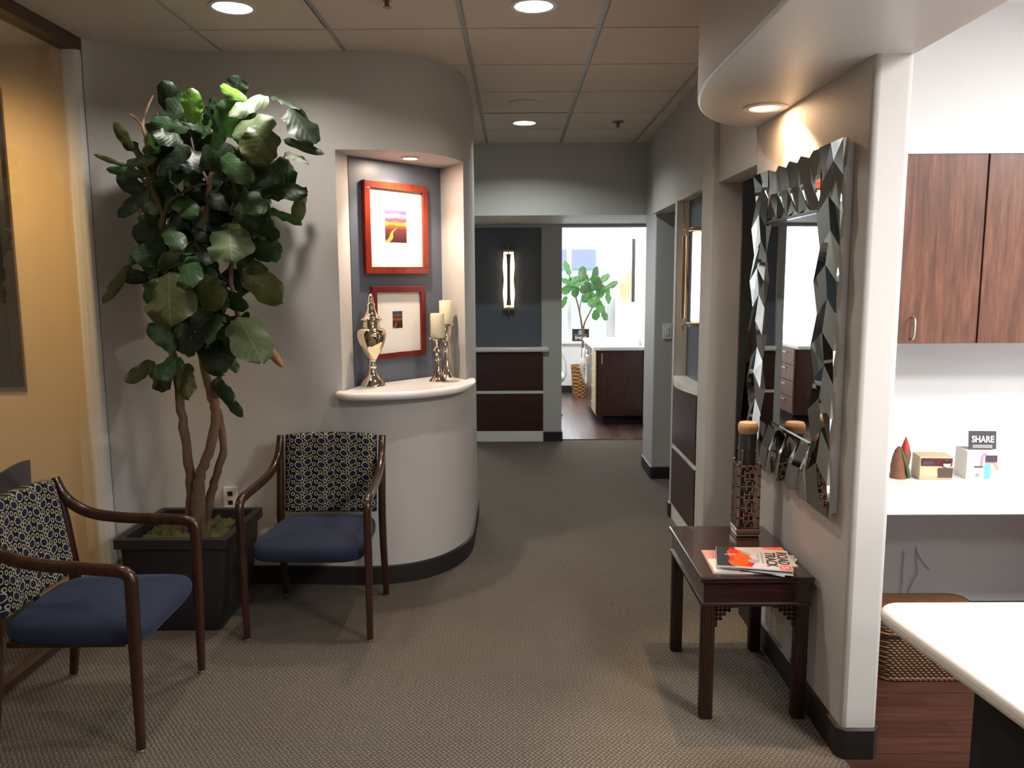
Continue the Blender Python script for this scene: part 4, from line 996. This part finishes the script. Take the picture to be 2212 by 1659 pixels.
flat([(-.020, .055), (-.018, .10), (-.008, .116), (.006, .114), (.002, .106), (-.008, .104), (-.010, .06)], 'rose', 'pink_shape', sh); flat([(.002, .066), (.036, .066), (.050, .04), (.058, .045), (.046, .074), (.0, .076)], 'skin', 'tan_shape', sh)
flat([(.0, .077), (.047, .077), (.047, .106), (.0, .106)], 'inkgrey', 'grey_shape', sh, yf-.0015); flat([(-.045, .052), (-.008, .052), (-.008, .058), (-.045, .058)], 'inkgrey', 'dark_bar', sh); flat([(-.036, .012), (-.022, .012), (-.022, .026), (-.036, .026)], 'silver', 'grey_mark', sh)
for lab, pts in (('grey cable hanging in a fork on the wall under the desk', [(1.979, 3.774, .28), (1.980, 3.77, .21), (1.988, 3.77, .15), (1.962, 3.772, .09), (1.93, 3.767, .004)]), ('faint grey cable on the wall under the desk, nearer the pier', [(1.918, 3.774, .262), (1.916, 3.772, .16), (1.918, 3.772, .09), (1.90, 3.767, .004)])):
    c = thing('power_cable', lab, 'cable', pts[-1][:2]+(0,)); o_ = Vector(c.location)
    MB().tube([p-o_ for p in catmull(pts, 5)], .0022, 8).build('main_strand', 'cordg', c)
    if 'fork' in lab: MB().tube([p-o_ for p in catmull([(1.980, 3.77, .26), (2.0, 3.772, .225), (2.035, 3.772, .18), (2.05, 3.772, .165)], 4)], .0022, 8).build('side_strand', 'cordg', c)
ru = thing('rattan_trunk', 'low woven brown rattan trunk on the wood floor under the desk', 'trunk', (1.675, 3.125, 0))
def rr(hx, hy, z, r=.06):
    out = []
    for sx, sy, a0 in ((1, 1, 0), (-1, 1, PI/2), (-1, -1, PI), (1, -1, 1.5*PI)):
        for k_ in range(6): a = a0+k_*PI/10; out.append((sx*(hx-r)+r*math.cos(a), sy*(hy-r)+r*math.sin(a), z))
    return out
MB().loft([rr(.222, .135, .0), rr(.230, .141, .02), rr(.234, .144, .10), rr(.235, .145, .20)]).build('body', 'rattan', ru, ang=50)
MB().loft([rr(.241, .150, .202), rr(.243, .152, .212), rr(.242, .151, .236), rr(.234, .145, .252), rr(.20, .12, .258)]).build('lid', 'rattan', ru, ang=50)
for z_, hh in ((.202, .241), (.010, .226)):
    P_ = [Vector(p) for p in rr(hh, hh-.09, z_)]; MB().tube(P_+[P_[0], P_[1]], .008, 8).build('braided_edge', 'rattan', ru)
ct = thing('reception_counter', 'white counter with a rounded corner and dark base in the right foreground', 'counter', (0, 0, 0))
pc = [(.960, 1.955)]
b = MB(); P_ = [(1.02, 1.44), (.962, 1.93)]
for k_ in range(7): a = PI-PI/2*k_/6; P_.append((1.02+.06*math.cos(a)-.0, 1.977+.06*math.sin(a)))
P_ += [(3.0, 2.037), (3.0, .3), (1.15, .3)]
b.prism(P_, .694, .74); b.build('countertop', 'solid', ct, bevel=.018, seg=4, ang=25)
MB().box(1.155, 2.9, .5, 1.88, .0, .694).build('base_panel', 'blackm', ct, smooth=False)
# right room ceiling panels
for i, (x, y, pw_) in enumerate(((2.05, .75, 104), (2.3, -1.2, 30), (3.3, 1.7, 92))):
    t = thing('ceiling_panel_light', 'square ceiling light panel above the white counter room', 'ceiling light', (x, y, CE-.004), 0, 'panel lights in the right room')
    MB().box(-.31, .31, -.31, .31, -.012, 0).build('frame', 'white', t, smooth=False); MB().box(-.28, .28, -.28, .28, -.014, -.011).build('diffuser', 'troff_e', t, smooth=False)
    area('panel_lamp', (x, y, CE-.03), (x, y, 0), pw_, (1, .985, .97), .56, .56)

# ================================================================= left room behind the glass
pw = thing('wall_picture', 'big dark framed picture behind the glass partition', 'picture', (-2.86, 3.87, 1.09))
MB().box(-.44, .44, -.03, 0, 0, 1.42).build('frame', 'black', pw, smooth=False, bevel=.005); MB().box(-.40, .40, -.034, -.028, .04, 1.38).build('canvas', 'darkart', pw, smooth=False)
bc = thing('tub_chair', 'black chair with a curved pointed back behind the glass partition', 'chair', (-2.485, 3.30, 0))
rings = []
for k_ in range(25):
    a = math.radians(-5-85*0)+PI*k_/24*1.0; x, y = .385*math.cos(a), .30*math.sin(a)*-1
    top = .60+.245*abs(math.cos(a))**1.6 ; o_ = 1.04
    rings.append([(x, y, .40), (x*o_, y*o_, top), (x*o_*.93, y*o_*.93, top-.004), (x*.93, y*.93, .40)])
MB().loft(rings).build('backrest', 'blackm', bc, ang=50); MB().cushion(.33, .27, .38, .47, .03, .01).build('seat', 'blackm', bc)
for sx in (-1, 1):
    for sy in (-1, 1): MB().tube([(sx*.26, sy*.22, 0), (sx*.25, sy*.2, .40)], [.012, .017], 10).build('leg', 'black', bc)
spot('left_room_lamp', (-2.75, 2.95, 2.55), (-2.62, 3.87, 1.72), 58, (1, .64, .24), 92, .9, .08)
area('left_room_fill', (-3.2, 2.3, 2.66), (-3.2, 2.3, 0), 17, (1, .80, .58), .4)

# ================================================================= office chair in the dark side room
oc = thing('office_chair', 'dark office chair in the unlit doorway past the mirror', 'office chair', (1.60, 4.86, 0), math.radians(-20))
MB().cushion(.22, .22, .44, .52, .03, .01).build('seat', 'navychair', oc); b = MB()
b.loft([[(x*(1-.15*u), .20+.05*u-.04*math.cos(x*4)+dy, .56+.5*u) for x, dy in ((-.21, 0), (-.1, 0), (0, 0), (.1, 0), (.21, 0), (.21, .03), (.1, .03), (0, .03), (-.1, .03), (-.21, .03))] for u in (0, .25, .5, .75, 1)]); b.build('backrest', 'blackm', oc)
MB().tube([(0, .0, .08), (0, 0, .44)], .025, 12).build('column', 'black', oc)
for k_ in range(5):
    a = 2*PI*k_/5; x, y = .27*math.cos(a), .27*math.sin(a); MB().bar([(0, 0, .10), (x, y, .07)], (-math.sin(a), math.cos(a), 0), .04, .03).build('foot', 'black', oc); MB().lathe([(0, 0), (.02, .006), (.026, .026), (.02, .046), (0, .052)], (x, y, 0), 12).build('caster', 'black', oc)
for s_ in (-1, 1): MB().bar([(s_*.25, .1, .46), (s_*.27, .08, .66), (s_*.27, -.05, .70), (s_*.27, -.16, .70)], (1, 0, 0), .05, .025).build('armrest', 'black', oc)

# ================================================================= exam rooms
def exam_cabinet(x0, x1, y0, y1, label, drawers_side, toe):
    t = thing('exam_cabinet', label, 'cabinet', (0, 0, 0))
    MB().box(x0+.004, x1, y0+.02, y1, .10, .83).build('carcass', 'darkcab', t, smooth=False)
    MB().box(x0+.08, x1, y0+.06, y1, 0, .10).build('toe_kick', 'blackm', t, smooth=False)
    b = MB(); b.prism([(x0-.03, y0+.02), (x0+.03, y0-.03), (x1+.005, y0-.03), (x1+.005, y1), (x0-.03, y1)], .83, .868); b.build('countertop', 'white', t, smooth=False, bevel=.006)
    d = MB().box(x0+.02, x1-.005, y0, y0+.02, .105, .825).build('door', 'darkcab', t, smooth=False); MB().box(x0+.05, x0+.062, y0-.025, y0, .68, .80).build('handle', 'nickel', d, smooth=False)
    return t
e1 = exam_cabinet(.895, 1.405, 8.62, 10.05, 'dark wood cabinet with a white counter in the bright exam room', 0, 0)
for k_ in range(4):
    z_ = .12+k_*.178; d = MB().box(.884, .895, 8.64, 9.05, z_, z_+.172).build('drawer', 'cream', e1, smooth=False); MB().tube(catmull([(.884, 8.80, z_+.12), (.866, 8.81, z_+.12), (.866, 8.88, z_+.12), (.884, 8.89, z_+.12)], 3), .004, 6).build('handle', 'nickel', d)
e2 = exam_cabinet(-1.40, -.98, 8.62, 9.6, 'second exam cabinet of dark drawers, seen in the faceted mirror', 0, 0)
for k_ in range(4):
    z_ = .12+k_*.178; d = MB().box(-.976, -.955, 8.64, 9.2, z_, z_+.172).build('drawer', 'cabwood', e2, smooth=False); MB().box(-.955, -.94, 8.86, 8.98, z_+.12, z_+.135).build('handle', 'nickel', d, smooth=False)
pt = tag(MB().box(1.36, 1.40, 8.70, 8.73, .868, .93).build('soap_pump', 'plastic', smooth=False), 'small white dispenser at the wall end of the exam counter', 'dispenser')
# window sign
sg = thing('window_sign', 'black SMILES sign standing in the exam room window', 'sign', (.93, 11.165, .737))
MB().box(-.118, .118, -.008, .0, 0, .172).build('board', 'black', sg, smooth=False)
text('lettering', 'SMILES', .062, 'paper', sg, (0, -.009, .042), (PI/2, 0, 0), .92, bold=.001)
b = MB(); b.lathe([(.034, 0), (.034, .002), (.0, .002)], seg=24); o = b.build('round_mark', 'silver', sg, loc=(0, -.008, .125)); o.rotation_euler = (PI/2, 0, 0)
b = MB()
for k_ in range(14): b.box(-.095+k_*.0138, -.095+k_*.0138+.009, -.009, -.008, .082, .095)
b.build('small_print', 'silver', sg, smooth=False)
# plant in a wicker basket
ep = thing('potted_fig_plant', 'bright green fig plant in a wicker basket by the exam room window', 'potted plant', (.92, 10.82, 0))
MB().lathe([(0, 0), (.125, 0), (.128, .02), (.135, .2), (.14, .22), (.137, .24), (.15, .40), (.156, .42), (.15, .435), (.142, .43), (.135, .36), (0, .36)], seg=36).build('basket', 'basket', ep)
b = MB(); S1 = [(.0, 0, .34), (.01, 0, .7), (.0, -.02, .95), (-.06, -.06, 1.25), (-.14, -.12, 1.5), (-.2, -.18, 1.7)]
MB().tube(catmull(S1, 5), [.016-.009*i/25 for i in range(26)], 8).build('trunk', 'bark', ep)
MB().tube(catmull([(0, 0, .38), (.02, 0, .8), (.03, -.02, 1.0), (.12, -.08, 1.2), (.22, -.16, 1.42), (.26, -.2, 1.55)], 5), [.014-.008*i/25 for i in range(26)], 8).build('trunk', 'bark', ep)
MB().tube(catmull([(0, 0, .9), (-.03, 0, 1.2), (.02, -.1, 1.5), (.06, -.16, 1.66)], 5), .006, 8).build('branch', 'bark', ep)
b = MB(); b.uv = b.bm.loops.layers.uv.new('UVMap')
for (cx, cz, ln, ang_, w_, m_) in ((-.22, 1.75, .2, 110, .085, 0), (-.13, 1.58, .2, 200, .13, 0), (-.24, 1.58, .14, 150, .1, 0), (-.02, 1.68, .2, 80, .12, 1), (.02, 1.63, .18, 130, .10, 0), (.16, 1.66, .24, 70, .11, 1), (.26, 1.60, .22, 40, .10, 0), (.36, 1.52, .2, 30, .09, 0), (.11, 1.50, .2, 190, .14, 1), (.24, 1.44, .2, 250, .13, 0), (.34, 1.38, .22, 280, .11, 0), (.02, 1.49, .18, 230, .14, 1), (-.1, 1.44, .16, 260, .12, 1), (-.22, 1.47, .16, 220, .13, 0), (-.26, 1.30, .17, 250, .09, 0), (.04, 1.36, .17, 240, .14, 0), (.14, 1.30, .18, 200, .15, 0), (.22, 1.24, .18, 300, .14, 0), (.30, 1.12, .15, 290, .11, 0), (.18, 1.12, .15, 260, .12, 0), (-.04, 1.56, .17, 20, .12, 0), (.12, 1.40, .16, 330, .12, 0), (.2, 1.54, .2, 100, .12, 1)):
    a = math.radians(ang_); d = Vector((math.cos(a), random.uniform(-.4, .4), math.sin(a)))*ln/2; p = Vector((cx, random.uniform(-.28, -.08), cz)); leaf(b, p-d, p+d, w_, .1, .12, random.uniform(-.4, .4), m_)
b.build('foliage', ['leafX', 'leafM'], ep, ang=80)
ca = thing('wall_canvas', 'orange and white abstract canvas on the exam room side wall', 'painting', (1.41, 9.86, 1.335), -PI/2)
MB().box(-.50, .50, -.035, 0, 0, .73).build('stretcher', 'inkgrey', ca, smooth=False)
b = MB(); b.face([(-.50, -.036, 0), (.50, -.036, 0), (.50, -.036, .73), (-.50, -.036, .73)], [(0, 0), (1, 0), (1, 1), (0, 1)]); b.build('canvas', 'canvas', ca, smooth=False)
hs = thing('instrument_arm', 'white instrument holder with hanging hoses on the exam cabinet side', 'instrument holder', (.838, 9.2, 0))
MB().box(-.03, .016, -.16, .12, .62, .74).build('tray', 'plastic', hs, bevel=.02, seg=3); MB().tube([(.012, 0, .78), (-.03, 0, .70)], .02, 10).build('bracket', 'plastic', hs)
for k_ in range(4):
    y = -.14+k_*.08; MB().tube(catmull([(-.03, y, .72), (-.05-.006*k_, y-.02, .6), (-.035, y, .46), (-.02+.006*k_, y+.03, .40), (0, y+.05, .46), (.004, y+.06, .62)], 5), .006, 8).build('hose', 'plastic', hs)
    MB().lathe([(.006, 0), (.012, .02), (.011, .08), (.006, .10)], (-.033, y, .70), 10).build('handpiece', 'plastic', hs)
dc = thing('dental_chair', 'pale treatment chair back edge at the exam doorway left side', 'treatment chair', (.425, 9.3, 0), 0)
MB().cushion(.155, .30, .42, .52, .04, .01).build('seat', 'plastic', dc); b = MB()
b.loft([[(.155*math.cos(a)*(1 if u < .8 else .85), .28+.05*math.sin(a)+.1*u, .5+.55*u) for a in [2*PI*j/16 for j in range(16)]] for u in (0, .2, .5, .8, 1)]); b.build('backrest', 'plastic', dc)
MB().lathe([(0, 0), (.14, 0), (.14, .03), (.06, .06), (.05, .42)], seg=24).build('pedestal', 'plastic', dc)
MB().tube(catmull([(.14, .1, .72), (.175, .05, .62), (.18, 0, .5), (.15, -.02, .44), (.1, 0, .43)], 5), .008, 8).build('hose', 'silver', dc)
for x, y, w, lb in ((.6, 9.3, 50, 'added unseen light panel brightening the exam room past the far doorway'), (-1.3, 9.3, 60, 'added unseen light panel brightening the exam room seen only in the mirror')):
    t = thing('ceiling_panel_light', lb, 'ceiling light', (x, y, 2.6), 0, 'added panel lights in the exam rooms')  # panels out of view, added to brighten the exam rooms
    MB().box(-.3, .3, -.3, .3, -.012, 0).build('frame', 'white', t, smooth=False); MB().box(-.27, .27, -.27, .27, -.014, -.011).build('diffuser', 'troff_e', t, smooth=False)
    area('exam_fill', (x, y, 2.57), (x, y, 0), w, (1, 1, 1), .54, .54)

# ================================================================= daylight, camera
wd = bpy.data.worlds.new('World'); scene.world = wd; wd.use_nodes = True
bg = wd.node_tree.nodes['Background']; bg.inputs[0].default_value = (.80, .90, 1, 1); bg.inputs[1].default_value = 2.4
for x in (.74, -1.42):
    l = area('window_daylight', (x, 11.42, 1.65), (x, 5, 1.0), 45, (.88, .95, 1), 1.1, 1.7); l.data.cycles.is_portal = False
sun = bpy.data.lights.new('sun', 'SUN'); sun.energy = 1.8; sun.angle = .02; so = bpy.data.objects.new('sun', sun); COL.objects.link(so); so.rotation_euler = (math.radians(50), 0, math.radians(-30)); so['kind'] = 'helper'

cam = bpy.data.cameras.new('camera'); co = bpy.data.objects.new('camera', cam); COL.objects.link(co); scene.camera = co
p, yw, ro = math.radians(7.5), math.radians(-.21), math.radians(-.3)
f = Vector((math.sin(yw)*math.cos(p), math.cos(yw)*math.cos(p), -math.sin(p))); r = Vector((math.cos(yw), -math.sin(yw), 0)); u = r.cross(f)
R, U = r*math.cos(ro)+u*math.sin(ro), u*math.cos(ro)-r*math.sin(ro)
co.matrix_world = Matrix(((R.x, U.x, -f.x, 0), (R.y, U.y, -f.y, 0), (R.z, U.z, -f.z, 1.6), (0, 0, 0, 1)))
cam.sensor_width = 36; cam.lens = 36*1710/2212; cam.clip_start = .02; cam.clip_end = 200
vs = scene.view_settings; vs.view_transform = 'Standard'; vs.look = 'None'; vs.gamma = 1; vs.use_curve_mapping = False; vs.exposure = 0
cy = scene.cycles; cy.use_denoising = True; cy.max_bounces = 8; cy.diffuse_bounces = 4; cy.glossy_bounces = 6; cy.transparent_max_bounces = 12; cy.sample_clamp_indirect = 6; cy.caustics_reflective = False; cy.caustics_refractive = False; cy.blur_glossy = .5
